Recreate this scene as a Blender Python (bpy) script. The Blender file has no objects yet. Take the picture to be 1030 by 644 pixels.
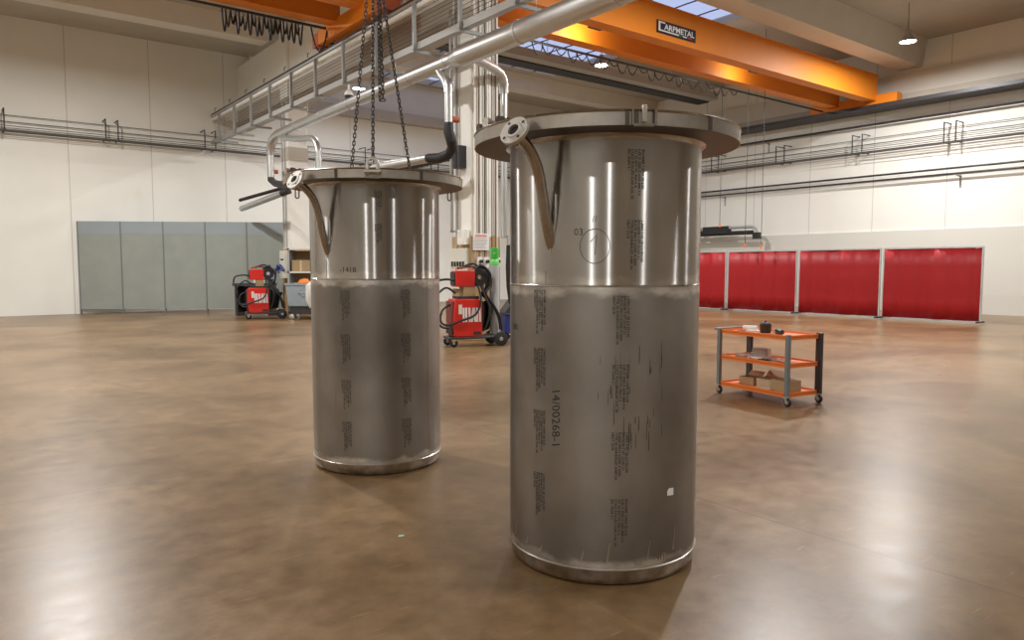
import bpy, bmesh, math, random
from mathutils import Vector, Matrix
random.seed(7)
S = bpy.context.scene
COL = S.collection
PI = math.pi

# ------------------------------------------------------------------ camera
cam_d = bpy.data.cameras.new('camera'); cam = bpy.data.objects.new('camera', cam_d); COL.objects.link(cam)
cam.location = (0, 0, 1.5); cam.rotation_euler = (PI/2-.0725, 0, 0)
cam_d.sensor_width = 36; cam_d.lens = 735/1030*36; cam_d.clip_end = 200
S.camera = cam
# ------------------------------------------------------------------ colour management, world
S.view_settings.view_transform = 'Standard'; S.view_settings.look = 'None'
S.view_settings.gamma = 1; S.view_settings.use_curve_mapping = False
S.view_settings.exposure = 0.12
W = bpy.data.worlds.new('world'); S.world = W; W.use_nodes = True
W.node_tree.nodes['Background'].inputs[0].default_value = (.60, .66, .92, 1)
W.node_tree.nodes['Background'].inputs[1].default_value = .85
# ------------------------------------------------------------------ lamps (hall coordinates b, a, z, watts)
LAMPS = [(-2.7, -.25, 7.9, .4), (-2.7, -4.15, 7.9, .4), (3.9, -4.8, 7.9, .4), (11.5, -2.5, 7.9, .7), (16.8, 0, 7.9, .8),
         (2.0, 10.7, 7.9, 1.05), (-2.7, 11.3, 7.9, .5), (16.83, 17.11, 7.9, 1.5), (11.08, 22.62, 7.38, .45),
         (13, 8, 7.9, 1.6), (2, 20, 7.9, 1.6), (22, 10, 7.9, 1.3)]  # the lamps in this row are added to light the hall
LAMP_W = 420; LAMP_COL = (1, .98, .955)

# hall frame: local x = b (across the bays), local y = a (along the bays)
TH = math.radians(37.7)
def H(b, a, z=0): return Vector((b*math.cos(TH)-a*math.sin(TH), b*math.sin(TH)+a*math.cos(TH), z))

# ------------------------------------------------------------------ materials
MATS = {}
def mat(name, col, rough=.5, metal=0, noise=0, nscale=5, bump=0, emit=None, estr=0, trans=0, alpha=1, stretch=None, coat=0):
    if name in MATS: return MATS[name]
    m = bpy.data.materials.new(name); m.use_nodes = True; MATS[name] = m
    nt = m.node_tree; N = nt.nodes; L = nt.links; p = N['Principled BSDF']
    p.inputs['Base Color'].default_value = (*col, 1); p.inputs['Roughness'].default_value = rough
    p.inputs['Metallic'].default_value = metal; p.inputs['Alpha'].default_value = alpha
    p.inputs['Transmission Weight'].default_value = trans
    p.inputs['Coat Weight'].default_value = coat
    if emit: p.inputs['Emission Color'].default_value = (*emit, 1); p.inputs['Emission Strength'].default_value = estr
    if noise or bump:
        tc = N.new('ShaderNodeTexCoord'); n = N.new('ShaderNodeTexNoise'); n.inputs['Scale'].default_value = nscale; n.inputs['Detail'].default_value = 5
        src = tc.outputs['Object']
        if stretch:
            mp = N.new('ShaderNodeMapping'); mp.inputs['Scale'].default_value = stretch; L.new(src, mp.inputs[0]); src = mp.outputs[0]
        L.new(src, n.inputs['Vector'])
        if noise:
            mx = N.new('ShaderNodeMixRGB'); mx.inputs[1].default_value = (*[c*(1-noise) for c in col], 1); mx.inputs[2].default_value = (*[min(1, c*(1+noise)) for c in col], 1)
            L.new(n.outputs[0], mx.inputs[0]); L.new(mx.outputs[0], p.inputs['Base Color'])
        if bump:
            b = N.new('ShaderNodeBump'); b.inputs['Strength'].default_value = bump; b.inputs['Distance'].default_value = .01
            L.new(n.outputs[0], b.inputs['Height']); L.new(b.outputs[0], p.inputs['Normal'])
    return m

M_white = mat('white_paint', (.86, .85, .79), .6, noise=.05, nscale=2)
M_conc = mat('raw_concrete', (.50, .455, .39), .8, noise=.12, nscale=1.5)
M_conc_l = mat('light_concrete', (.70, .67, .60), .8, noise=.08, nscale=1.5)
M_roof = mat('roof_panel', (.52, .48, .41), .8, noise=.12, nscale=1.2)
M_galv = mat('galvanised_steel', (.62, .63, .64), .42, .8, noise=.12, nscale=6)
M_duct = mat('spiral_duct', (.60, .605, .60), .38, 1, noise=.08, nscale=4)
M_gray = mat('grey_paint', (.36, .37, .37), .5)
M_gray2 = mat('light_grey_paint', (.40, .40, .385), .5)
M_dark = mat('dark_steel', (.05, .05, .055), .45, .3)
M_black = mat('black_rubber', (.018, .018, .02), .55)
M_blackp = mat('black_plastic', (.03, .03, .032), .4)
M_orange = mat('crane_orange', (.80, .245, .012), .55, noise=.05, nscale=3)
M_red = mat('welder_red', (.62, .022, .014), .35, noise=.06, nscale=8)
M_wlogo = mat('white_logo', (.8, .78, .76), .5)
M_chain = mat('chain_steel', (.10, .09, .085), .45, .8, noise=.4, nscale=40)
M_lug = mat('bright_steel', (.62, .60, .57), .32, 1, noise=.15, nscale=30)
M_pipe_t = mat('pipe_stainless', (.42, .38, .34), .24, 1, noise=.25, nscale=25)
M_flange = mat('machined_steel', (.62, .59, .55), .5, .85, noise=.12, nscale=40)
M_ink = mat('mill_ink', (.075, .068, .06), .6, .3)
M_ink2 = mat('marker_ink', (.03, .03, .032), .6)
M_tan = mat('tan_board', (.42, .27, .13), .7, noise=.18, nscale=3, stretch=(8, 8, 1))
M_paper = mat('paper', (.82, .80, .79), .7)
M_pink = mat('paper_red_print', (.75, .25, .22), .7)
M_cream = mat('cream_plastic', (.68, .67, .58), .5)
M_green = mat('cylinder_green', (.05, .50, .06), .4)
M_cylg = mat('cylinder_grey', (.46, .48, .49), .45)
M_blue = mat('blue_plastic', (.02, .035, .22), .45)
M_card = mat('cardboard', (.36, .25, .13), .8, noise=.1, nscale=9)
M_cardl = mat('pale_cardboard', (.55, .43, .28), .8, noise=.1, nscale=9)
M_cartg = mat('cart_grey', (.17, .19, .19), .5)
M_carto = mat('cart_orange', (.80, .19, .03), .45)
M_binb = mat('bin_bluegrey', (.27, .33, .37), .6, noise=.1, nscale=6)
M_screen = mat('grey_green_panel', (.30, .33, .30), .55, noise=.12, nscale=2)
M_wht = mat('white_cloth', (.75, .74, .70), .8, noise=.1, nscale=8)
M_copper = mat('rusty_red', (.50, .12, .05), .5)
M_brownp = mat('brown_conduit', (.16, .085, .05), .5)
M_lens = mat('lamp_lens', (1, 1, 1), .4, emit=LAMP_COL, estr=40)
M_navy = mat('navy_sign', (.012, .012, .04), .5)
M_signw = mat('sign_white', (.78, .80, .80), .5)

def floor_mat():
    m = bpy.data.materials.new('polished_brown_floor'); m.use_nodes = True
    nt = m.node_tree; N = nt.nodes; L = nt.links; p = N['Principled BSDF']
    tc = N.new('ShaderNodeTexCoord')
    def noise(sc, det=6, rough=.6, dist=0):
        n = N.new('ShaderNodeTexNoise'); n.inputs['Scale'].default_value = sc; n.inputs['Detail'].default_value = det
        n.inputs['Roughness'].default_value = rough; n.inputs['Distortion'].default_value = dist
        L.new(tc.outputs['Object'], n.inputs['Vector']); return n
    p.inputs['Specular IOR Level'].default_value = .36
    n1 = noise(.55, 4, .55, .6); n2 = noise(5, 8, .7); n3 = noise(38, 3)
    cr = N.new('ShaderNodeValToRGB'); cr.color_ramp.elements[0].position = .32; cr.color_ramp.elements[1].position = .68
    cr.color_ramp.elements[0].color = (.150, .088, .037, 1); cr.color_ramp.elements[1].color = (.290, .190, .100, 1)
    L.new(n1.outputs[0], cr.inputs[0])
    cr2 = N.new('ShaderNodeValToRGB'); cr2.color_ramp.elements[0].position = .35; cr2.color_ramp.elements[1].position = .7
    cr2.color_ramp.elements[0].color = (.74, .72, .70, 1); cr2.color_ramp.elements[1].color = (1.22, 1.22, 1.22, 1)
    L.new(n2.outputs[0], cr2.inputs[0])
    mu = N.new('ShaderNodeMixRGB'); mu.blend_type = 'MULTIPLY'; mu.inputs[0].default_value = 1
    L.new(cr.outputs[0], mu.inputs[1]); L.new(cr2.outputs[0], mu.inputs[2])
    # pale scratches, all over
    mp = N.new('ShaderNodeMapping'); mp.inputs['Rotation'].default_value = (0, 0, .5); mp.inputs['Scale'].default_value = (1.2, 14, 1)
    L.new(tc.outputs['Object'], mp.inputs[0])
    ns = N.new('ShaderNodeTexNoise'); ns.inputs['Scale'].default_value = 3; ns.inputs['Detail'].default_value = 4; L.new(mp.outputs[0], ns.inputs['Vector'])
    cs = N.new('ShaderNodeValToRGB'); cs.color_ramp.elements[0].position = .665; cs.color_ramp.elements[1].position = .73
    cs.color_ramp.elements[0].color = (0, 0, 0, 1); cs.color_ramp.elements[1].color = (.22, .22, .22, 1)
    L.new(ns.outputs[0], cs.inputs[0])
    ms = N.new('ShaderNodeMixRGB'); ms.inputs[2].default_value = (.50, .38, .27, 1)
    L.new(cs.outputs[0], ms.inputs[0]); L.new(mu.outputs[0], ms.inputs[1])
    # sawn joints every five metres
    sx = N.new('ShaderNodeSeparateXYZ'); L.new(tc.outputs['Object'], sx.inputs[0])
    prev = None
    for ax, off in ((0, 1.2), (1, -.55)):
        a = N.new('ShaderNodeMath'); a.operation = 'ADD'; a.inputs[1].default_value = 100+off; L.new(sx.outputs[ax], a.inputs[0])
        md = N.new('ShaderNodeMath'); md.operation = 'MODULO'; md.inputs[1].default_value = 5; L.new(a.outputs[0], md.inputs[0])
        lt = N.new('ShaderNodeMath'); lt.operation = 'LESS_THAN'; lt.inputs[1].default_value = .012; L.new(md.outputs[0], lt.inputs[0])
        if prev is None: prev = lt
        else:
            mm = N.new('ShaderNodeMath'); mm.operation = 'MAXIMUM'; L.new(prev.outputs[0], mm.inputs[0]); L.new(lt.outputs[0], mm.inputs[1]); prev = mm
    sc = N.new('ShaderNodeMath'); sc.operation = 'MULTIPLY'; sc.inputs[1].default_value = .6; L.new(prev.outputs[0], sc.inputs[0])
    mj = N.new('ShaderNodeMixRGB'); mj.inputs[2].default_value = (.06, .04, .03, 1); L.new(sc.outputs[0], mj.inputs[0]); L.new(ms.outputs[0], mj.inputs[1])
    L.new(mj.outputs[0], p.inputs['Base Color'])
    rr = N.new('ShaderNodeMapRange'); rr.inputs[3].default_value = .22; rr.inputs[4].default_value = .40; L.new(n2.outputs[0], rr.inputs[0]); L.new(rr.outputs[0], p.inputs['Roughness'])
    b = N.new('ShaderNodeBump'); b.inputs['Strength'].default_value = .08; b.inputs['Distance'].default_value = .01; L.new(n2.outputs[0], b.inputs['Height']); L.new(b.outputs[0], p.inputs['Normal'])
    return m

def wall_mat(name, col, axis, pitch, zjoint=None):
    """white precast panels: thin joints along one axis"""
    m = bpy.data.materials.new(name); m.use_nodes = True
    nt = m.node_tree; N = nt.nodes; L = nt.links; p = N['Principled BSDF']; p.inputs['Roughness'].default_value = .65
    tc = N.new('ShaderNodeTexCoord'); sx = N.new('ShaderNodeSeparateXYZ'); L.new(tc.outputs['Object'], sx.inputs[0])
    a = N.new('ShaderNodeMath'); a.operation = 'ADD'; a.inputs[1].default_value = 100.; L.new(sx.outputs[axis], a.inputs[0])
    md = N.new('ShaderNodeMath'); md.operation = 'MODULO'; md.inputs[1].default_value = pitch; L.new(a.outputs[0], md.inputs[0])
    lt = N.new('ShaderNodeMath'); lt.operation = 'LESS_THAN'; lt.inputs[1].default_value = .03; L.new(md.outputs[0], lt.inputs[0])
    n = N.new('ShaderNodeTexNoise'); n.inputs['Scale'].default_value = .8; n.inputs['Detail'].default_value = 5; L.new(tc.outputs['Object'], n.inputs['Vector'])
    mx = N.new('ShaderNodeMixRGB'); mx.inputs[1].default_value = (*[c*.93 for c in col], 1); mx.inputs[2].default_value = (*[c*1.05 for c in col], 1); L.new(n.outputs[0], mx.inputs[0])
    sc = N.new('ShaderNodeMath'); sc.operation = 'MULTIPLY'; sc.inputs[1].default_value = .45; L.new(lt.outputs[0], sc.inputs[0])
    mj = N.new('ShaderNodeMixRGB'); mj.inputs[2].default_value = (.3, .28, .25, 1); L.new(sc.outputs[0], mj.inputs[0]); L.new(mx.outputs[0], mj.inputs[1])
    L.new(mj.outputs[0], p.inputs['Base Color'])
    return m

# z levels of a tank
Z_S1, Z_S2, Z_FB, Z_FT = 1.412, .083, 2.098, 2.158
TR, TRF = .485, .667
def tank_mat(kind, seed):
    m = bpy.data.materials.new('stainless_'+kind); m.use_nodes = True
    nt = m.node_tree; N = nt.nodes; L = nt.links; p = N['Principled BSDF']; p.inputs['Metallic'].default_value = 1
    tc = N.new('ShaderNodeTexCoord'); sx = N.new('ShaderNodeSeparateXYZ'); L.new(tc.outputs['Object'], sx.inputs[0])
    def noise(scale, vec=(1, 1, 1), det=5, loc=0):
        mp = N.new('ShaderNodeMapping'); mp.inputs['Scale'].default_value = vec; mp.inputs['Location'].default_value = (seed+loc, seed*.7, seed*.3)
        L.new(tc.outputs['Object'], mp.inputs[0]); n = N.new('ShaderNodeTexNoise'); n.inputs['Scale'].default_value = scale; n.inputs['Detail'].default_value = det
        L.new(mp.outputs[0], n.inputs['Vector']); return n.outputs[0]
    def ramp(src, p0, p1, c0, c1):
        r = N.new('ShaderNodeValToRGB'); r.color_ramp.elements[0].position = p0; r.color_ramp.elements[1].position = p1
        r.color_ramp.elements[0].color = (*c0, 1); r.color_ramp.elements[1].color = (*c1, 1); L.new(src, r.inputs[0]); return r.outputs[0]
    def math_(op, a, b):
        k = N.new('ShaderNodeMath'); k.operation = op
        for i, v in enumerate((a, b)):
            if isinstance(v, (int, float)): k.inputs[i].default_value = v
            else: L.new(v, k.inputs[i])
        return k.outputs[0]
    def near(z0, w, sgn=None):
        w = w*1.7
        """1 close to height z0 falling to 0 at distance w, edge broken by noise"""
        d = math_('SUBTRACT', sx.outputs[2], z0); d = math_('ABSOLUTE', d, 0)
        ed = math_('MULTIPLY', noise(9, (1, 1, 1.5), 6, 3), w*1.5)
        d = math_('SUBTRACT', d, ed)
        r = N.new('ShaderNodeMapRange'); r.inputs[1].default_value = 0; r.inputs[2].default_value = -w*.35; L.new(d, r.inputs[0])
        return r.outputs[0]
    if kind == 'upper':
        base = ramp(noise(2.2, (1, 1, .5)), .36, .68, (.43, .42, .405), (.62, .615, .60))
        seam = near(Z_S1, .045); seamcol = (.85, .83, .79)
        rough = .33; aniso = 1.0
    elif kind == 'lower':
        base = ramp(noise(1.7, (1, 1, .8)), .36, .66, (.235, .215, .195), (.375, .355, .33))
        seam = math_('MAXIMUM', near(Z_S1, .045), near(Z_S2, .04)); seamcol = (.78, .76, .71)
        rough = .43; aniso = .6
    else:
        base = ramp(noise(14, (1, 1, 1)), .3, .7, (.30, .27, .24), (.62, .59, .54)); seam = None; rough = .33; aniso = 0
    mx = N.new('ShaderNodeMixRGB'); L.new(base, mx.inputs[1]); mx.inputs[2].default_value = (.6, .6, .58, 1); mx.inputs[0].default_value = 0
    if seam:
        patch = ramp(noise(5, (1, 1, 2.2), 5, 11), .38, .62, (.12, .12, .12), (.85, .85, .85))
        mx.inputs[2].default_value = (*seamcol, 1); L.new(math_('MULTIPLY', seam, patch), mx.inputs[0])
    out = mx.outputs[0]
    # thin vertical scuffs
    sc = ramp(noise(26, (1, 1, .12), 2, 9), .70, .80, (0, 0, 0), (.5, .5, .5))
    m2 = N.new('ShaderNodeMixRGB'); L.new(sc, m2.inputs[0]); L.new(out, m2.inputs[1]); m2.inputs[2].default_value = (.2, .185, .165, 1) if kind == 'lower' else (.5, .48, .44, 1)
    L.new(m2.outputs[0], p.inputs['Base Color'])
    rn = N.new('ShaderNodeMapRange'); rn.inputs[3].default_value = rough-.04; rn.inputs[4].default_value = rough+.05; L.new(noise(6, (1, 1, 1), 4, 5), rn.inputs[0]); L.new(rn.outputs[0], p.inputs['Roughness'])
    if aniso:
        tg = N.new('ShaderNodeTangent'); tg.direction_type = 'RADIAL'; tg.axis = 'Z'; L.new(tg.outputs[0], p.inputs['Tangent'])
        p.inputs['Anisotropic'].default_value = aniso; p.inputs['Anisotropic Rotation'].default_value = ANISO_ROT
        if kind == 'upper':   # brushed steel: narrow across, long up and down
            g = N.new('ShaderNodeBsdfAnisotropic'); g.distribution = 'GGX'; g.inputs['Roughness'].default_value = .275; g.inputs['Anisotropy'].default_value = .80; g.inputs['Rotation'].default_value = 0.0
            L.new(tg.outputs[0], g.inputs['Tangent']); L.new(m2.outputs[0], g.inputs['Color'])
            ms_ = N.new('ShaderNodeMixShader'); ms_.inputs[0].default_value = .8; L.new(p.outputs[0], ms_.inputs[1]); L.new(g.outputs[0], ms_.inputs[2]); L.new(ms_.outputs[0], N['Material Output'].inputs[0])
    b = N.new('ShaderNodeBump'); b.inputs['Strength'].default_value = .05; b.inputs['Distance'].default_value = .004; L.new(noise(3, (1, 1, .5), 2, 1), b.inputs['Height']); L.new(b.outputs[0], p.inputs['Normal'])
    return m
ANISO_ROT = 0.25

# ------------------------------------------------------------------ mesh builder
class MB:
    def __init__(s): s.bm = bmesh.new()
    def box(s, x0, x1, y0, y1, z0, z1, rot=None, piv=None):
        v = [s.bm.verts.new(Vector((x, y, z))) for x in (x0, x1) for y in (y0, y1) for z in (z0, z1)]
        for f in ((0, 1, 3, 2), (4, 6, 7, 5), (0, 4, 5, 1), (2, 3, 7, 6), (0, 2, 6, 4), (1, 5, 7, 3)): s.bm.faces.new([v[i] for i in f])
        if rot is not None:
            pv = Vector(piv) if piv is not None else Vector(((x0+x1)/2, (y0+y1)/2, (z0+z1)/2))
            for q in v: q.co = pv+rot @ (q.co-pv)
        return s
    def tube(s, pts, r, n=12, cap=True, closed=False):
        pts = [Vector(p) for p in pts]; rs = r if isinstance(r, (list, tuple)) else [r]*len(pts)
        rings = []; up = None; m = len(pts)
        for i, p in enumerate(pts):
            if closed: t = (pts[(i+1) % m]-pts[i-1]).normalized()
            else: t = (pts[min(i+1, m-1)]-pts[max(i-1, 0)]).normalized()
            if up is None:
                up = Vector((0, 0, 1)) if abs(t.z) < .9 else Vector((1, 0, 0))
            a = (up-t*up.dot(t)).normalized(); b = t.cross(a); up = a
            rings.append([s.bm.verts.new(p+(a*math.cos(2*PI*k/n)+b*math.sin(2*PI*k/n))*rs[i]) for k in range(n)])
        R = len(rings)
        for i in range(R if closed else R-1):
            A_, B_ = rings[i], rings[(i+1) % R]
            for k in range(n): s.bm.faces.new((A_[k], A_[(k+1) % n], B_[(k+1) % n], B_[k]))
        if cap and not closed:
            s.bm.faces.new(rings[0][::-1]); s.bm.faces.new(rings[-1])
        return s
    def lathe(s, prof, n=48, c=(0, 0, 0), a0=0, a1=2*PI, rot=None):
        c = Vector(c); full = abs(a1-a0-2*PI) < 1e-6; cols = []
        nn = n if full else n+1
        for k in range(nn):
            a = a0+(a1-a0)*k/n; col = []
            for r, z in prof:
                v = Vector((r*math.cos(a), r*math.sin(a), z))
                if rot is not None: v = rot @ v
                col.append(s.bm.verts.new(c+v))
            cols.append(col)
        for k in range(n):
            A_, B_ = cols[k], cols[(k+1) % nn]
            for i in range(len(prof)-1): s.bm.faces.new((A_[i], B_[i], B_[i+1], A_[i+1]))
        bmesh.ops.remove_doubles(s.bm, verts=s.bm.verts, dist=1e-6)
        return s
    def prism(s, poly, z0, z1, M=None):
        M = M or Matrix.Identity(4)
        lo = [s.bm.verts.new(M @ Vector((x, y, z0))) for x, y in poly]; hi = [s.bm.verts.new(M @ Vector((x, y, z1))) for x, y in poly]
        n = len(poly)
        s.bm.faces.new(lo[::-1]); s.bm.faces.new(hi)
        for i in range(n): s.bm.faces.new((lo[i], lo[(i+1) % n], hi[(i+1) % n], hi[i]))
        return s
    def build(s, name, m, parent=None, bevel=0, loc=None, rotz=None, smooth=35):
        bmesh.ops.recalc_face_normals(s.bm, faces=s.bm.faces)
        me = bpy.data.meshes.new(name); s.bm.to_mesh(me); s.bm.free()
        me.materials.append(m)
        for p in me.polygons: p.use_smooth = True
        me.set_sharp_from_angle(angle=math.radians(smooth))
        o = bpy.data.objects.new(name, me); COL.objects.link(o)
        if parent: o.parent = parent
        if loc is not None: o.location = loc
        if rotz is not None: o.rotation_euler = (0, 0, rotz)
        if bevel:
            b = o.modifiers.new('b', 'BEVEL'); b.width = bevel; b.segments = 2; b.limit_method = 'ANGLE'
        return o
def tag(o, label=None, cat=None, group=None, kind=None):
    if label: o['label'] = label
    if cat: o['category'] = cat
    if group: o['group'] = group
    if kind: o['kind'] = kind
    return o
def empty(name, loc=(0, 0, 0), rz=0, label=None, cat=None, group=None):
    o = bpy.data.objects.new(name, None); COL.objects.link(o); o.location = loc; o.rotation_euler = (0, 0, rz); o.empty_display_size = .1
    return tag(o, label, cat, group)
def copy_tree(o, parent=None):
    c = o.copy(); COL.objects.link(c)
    if parent: c.parent = parent
    for ch in [q for q in bpy.data.objects if q.parent == o]: copy_tree(ch, c)
    return c
def struct(mb, name, m, bevel=0):
    """structure in hall coordinates: local x = b, y = a"""
    return tag(mb.build(name, m, rotz=TH, bevel=bevel), kind='structure')
def hall(mb, name, m, label, cat, group=None):
    return tag(mb.build(name, m, rotz=TH), label, cat, group)
def text_mesh(txt, size=1, extrude=0, spacing=1, line=1, bold=0, align='LEFT'):
    cu = bpy.data.curves.new('t', 'FONT'); cu.body = txt; cu.size = size; cu.extrude = extrude; cu.space_character = spacing; cu.space_line = line
    cu.resolution_u = 2; cu.offset = bold; cu.align_x = align
    o = bpy.data.objects.new('t', cu); COL.objects.link(o)
    dg = bpy.context.evaluated_depsgraph_get(); me = bpy.data.meshes.new_from_object(o.evaluated_get(dg))
    bpy.data.objects.remove(o); bpy.data.curves.remove(cu)
    return me

# ================================================================== THE HALL
B0, B1, A0, A1 = -6.6, 26.0, -14.0, 27.0
ZR = 9.0
M_wallb = wall_mat('white_wall_panels_back', (.84, .835, .775), 0, 2.4)
M_wallr = wall_mat('white_wall_panels_side', (.84, .835, .775), 1, 2.4)
struct(MB().box(B0-.3, B1+.3, A0-.3, A1+.3, -.3, 0), 'floor', floor_mat())
struct(MB().box(B0-.3, B1+.3, A1, A1+.3, 0, ZR+.3), 'wall_back', M_wallb)
struct(MB().box(B1, B1+.3, A0, A1, 0, ZR+.3), 'wall_right', M_wallr)
struct(MB().box(B0-.3, B0, A0, A1, 0, ZR+.3), 'wall_left', M_wallr)
struct(MB().box(B0-.3, B1+.3, A0-.3, A0, 0, ZR+.3), 'wall_front', M_wallb)
# roof slab with skylight slots in the far bay
SKY = [(7.4, 9.2), (13.2, 15.2), (18.6, 22.3), (24.6, 26.5)]
SB0, SB1 = 9.6, 19.4
roof = MB()
roof.box(B0-.3, SB0, A0-.3, A1+.3, ZR, ZR+.25); roof.box(SB1, B1+.3, A0-.3, A1+.3, ZR, ZR+.25)
y = A0-.3
for s0, s1 in SKY: roof.box(SB0, SB1, y, s0, ZR, ZR+.25); y = s1
roof.box(SB0, SB1, y, A1+.3, ZR, ZR+.25)
struct(roof, 'ceiling', M_roof)
M_sky = bpy.data.materials.new('skylight_glazing'); M_sky.use_nodes = True
_p = M_sky.node_tree.nodes['Principled BSDF']; _p.inputs['Base Color'].default_value = (.9, .93, 1, 1); _p.inputs['Transmission Weight'].default_value = 1; _p.inputs['Roughness'].default_value = .25; _p.inputs['IOR'].default_value = 1.02
for i, (s0, s1) in enumerate(SKY):
    w = tag(empty('window_%d' % (i+1), (0, 0, 0), TH), kind='structure')
    MB().box(SB0, SB1, s0, s1, ZR+.13, ZR+.15).build('pane', M_sky, w)
    f = MB()
    x = SB0+.3
    while x < SB1:
        f.tube([(x+.18*math.sin(PI*t/6)-.1, s0+(s1-s0)*t/6, ZR+.02+.12*math.sin(PI*t/6)) for t in range(7)], .022, 6); x += 1.06
    f.build('frame', M_dark, w)
# roof beams across the bays
rb = 0
for a, w, zb, m in ((-9, .8, 8.2, M_conc_l), (-2, .8, 8.2, M_conc_l), (4.6, .8, 8.2, M_conc_l), (11.7, .75, 8.15, M_conc_l), (23.2, .6, 8.45, M_conc_l)):
    rb += 1
    mb = MB()
    for bb0, bb1 in ((B0, 8.2), (8.8, B1)):
        mb.prism([(a-w/2, zb), (a+w/2, zb), (a+w/2+.15, ZR), (a-w/2-.15, ZR)], bb0, bb1, Matrix(((0, 0, 1, 0), (1, 0, 0, 0), (0, 1, 0, 0), (0, 0, 0, 1))))
    struct(mb, 'trim_%d' % rb, m)
# ribs of the roof sheeting in the far bay (thin dark joints)
# wall head beams
struct(MB().box(8.9, B1, A1-.35, A1, 7.35, 7.75), 'trim_20', M_conc)
struct(MB().box(8.9, B1, A1-.2, A1, 7.75, 9.0), 'trim_23', M_conc_l)
struct(MB().box(B1-.3, B1, A0, A1, 7.1, 7.3), 'trim_21', M_conc)
struct(MB().box(B1-.15, B1, A0, A1, 7.3, 8.0), 'trim_22', M_conc_l)
# longitudinal beam over the column line, white panel above it
struct(MB().box(8.5, 8.9, 12.7, A1, 6.38, 7.05), 'trim_24', M_conc)
struct(MB().box(8.5, 8.9, 12.7, A1, 7.05, 8.55), 'trim_25', M_white)
# crane runway ledge in the far bay
struct(MB().box(8.95, 9.4, 12.9, A1, 6.75, 6.95), 'trim_26', M_conc)

# ------------------------------------------------------------------ columns
def column(a, label, base_m, zb, w=.33, b=8.75):
    c = empty('concrete_column', H(b, a), TH, label, 'column')
    MB().box(-w, w, -w, w, zb, 9.0).build('shaft', M_white, c, bevel=.02)
    MB().box(-w-.03, w+.03, -w-.03, w+.03, 0, zb).build('base_cladding', base_m, c, bevel=.01)
    return c
c1 = column(12.55, 'white square column with many thin pipes, behind the red welder and gas bottle', M_tan, 2.12)
c2 = column(22.3, 'white square column with tan foot, at the end of the overhead duct', M_tan, 2.05, .30, 8.70)
# corbel band on far column
MB().box(-.32, .32, -.33, .33, 4.75, 5.15).build('corbel_band', M_conc, c2)

# ------------------------------------------------------------------ near-bay runway rack (channel, posts, wires, tube, rail)
rk = empty('conductor_rack', H(7.6, 0), TH, 'long overhead steel rack of posts and thin conductor wires below the crane rail', 'rack')
RA0, RA1 = A0+.1, A1-.1
MB().box(-.06, .06, RA0, RA1, 5.77, 5.79).box(-.07, -.06, RA0, RA1, 5.77, 5.90).box(.06, .07, RA0, RA1, 5.77, 5.90).build('channel', M_gray2, rk)
MB().tube([(-.02, RA0, 6.62), (-.02, RA1, 6.62)], .055, 10).build('upper_tube', M_white, rk)
MB().box(-.06, .06, RA0, RA1, 6.74, 6.80).box(-.01, .01, RA0, RA1, 6.66, 6.76).build('crane_rail', M_dark, rk)
MB().box(-.1, .1, RA0, RA1, 6.69, 6.72).build('rail_ledge', M_galv, rk)
for k in range(8):
    z = 5.98+k*.082
    MB().tube([(.02, RA0, z), (.02, RA1, z)], .0055, 5, cap=False).build('wire', M_dark, rk)
a = 20.92+1.62*3
while a > RA0+.5:
    mb = MB().box(-.15, -.09, a-.03, a+.03, 5.74, 6.66).box(-.15, .5, a-.03, a+.03, 5.71, 5.77).box(-.15, .1, a-.025, a+.025, 6.62, 6.66)
    mb.build('post', M_gray, rk); 
    MB().tube([(-.1, a+.5, 6.8), (-.1, a+.5, 6.9), (-.04, a+.55, 6.93)], .012, 5).build('rail_clip', M_dark, rk)
    a -= 1.62

# ------------------------------------------------------------------ extraction duct and arms
M_duct2 = M_duct
def bend(p0, p1, p2, n=6):
    p0, p1, p2 = map(Vector, (p0, p1, p2)); return [p0*(1-t)**2+p1*2*t*(1-t)+p2*t*t for t in [i/n for i in range(n+1)]]
du = empty('extraction_duct', H(7.6, 0), TH, 'long round grey metal extraction duct running along the hall overhead', 'duct')
mb = MB().tube([(0, A0+.5, 5.33), (0, 11.3, 5.33)], .19, 20).tube([(0, 11.3, 5.33), (0, 11.6, 5.33)], [.19, .14], 20).tube([(0, 11.6, 5.33), (0, 15.5, 5.3)], .14, 18).tube([(0, 15.5, 5.3), (0, 20.6, 5.25)], .125, 16)
mb.build('main_pipe', M_duct, du)
for a, r_, h_ in ((-8, .198, .03), (-4, .198, .03), (0, .198, .03), (3, .198, .03), (5.2, .198, .03), (7.4, .198, .03), (9.6, .198, .03), (11.8, .147, .02), (13.2, .147, .02), (14.6, .147, .02), (16, .132, .02), (17.6, .132, .02), (19.2, .132, .02)):
    z_ = 5.33 if a < 12 else 5.33-.009*(a-11.6)
    MB().tube([(0, a-h_, z_), (0, a+h_, z_)], r_, 20).build('joint_ring', M_galv, du)
for a in (2, 6.4, 9.2, 13.8, 18.5): MB().tube([(0, a, 5.4), (0, a, 5.75)], .008, 5).build('hanger', M_galv, du)
MB().tube(bend((0, 20.5, 5.25), (0, 21.3, 5.25), (.0, 21.3, 4.75)), .12, 14).tube([(0, 21.3, 4.8), (0, 21.3, 4.1)], .10, 14).build('end_drop', M_duct, du)
MB().tube([(0, 12.1, 5.25)]+bend((-.02, 11.95, 5.1), (-.02, 11.75, 4.95), (-.02, 11.75, 4.75)), .088, 14).tube([(-.02, 11.75, 4.8), (-.02, 11.75, 4.12)], .075, 14).build('column_drop', M_duct, du)
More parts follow.
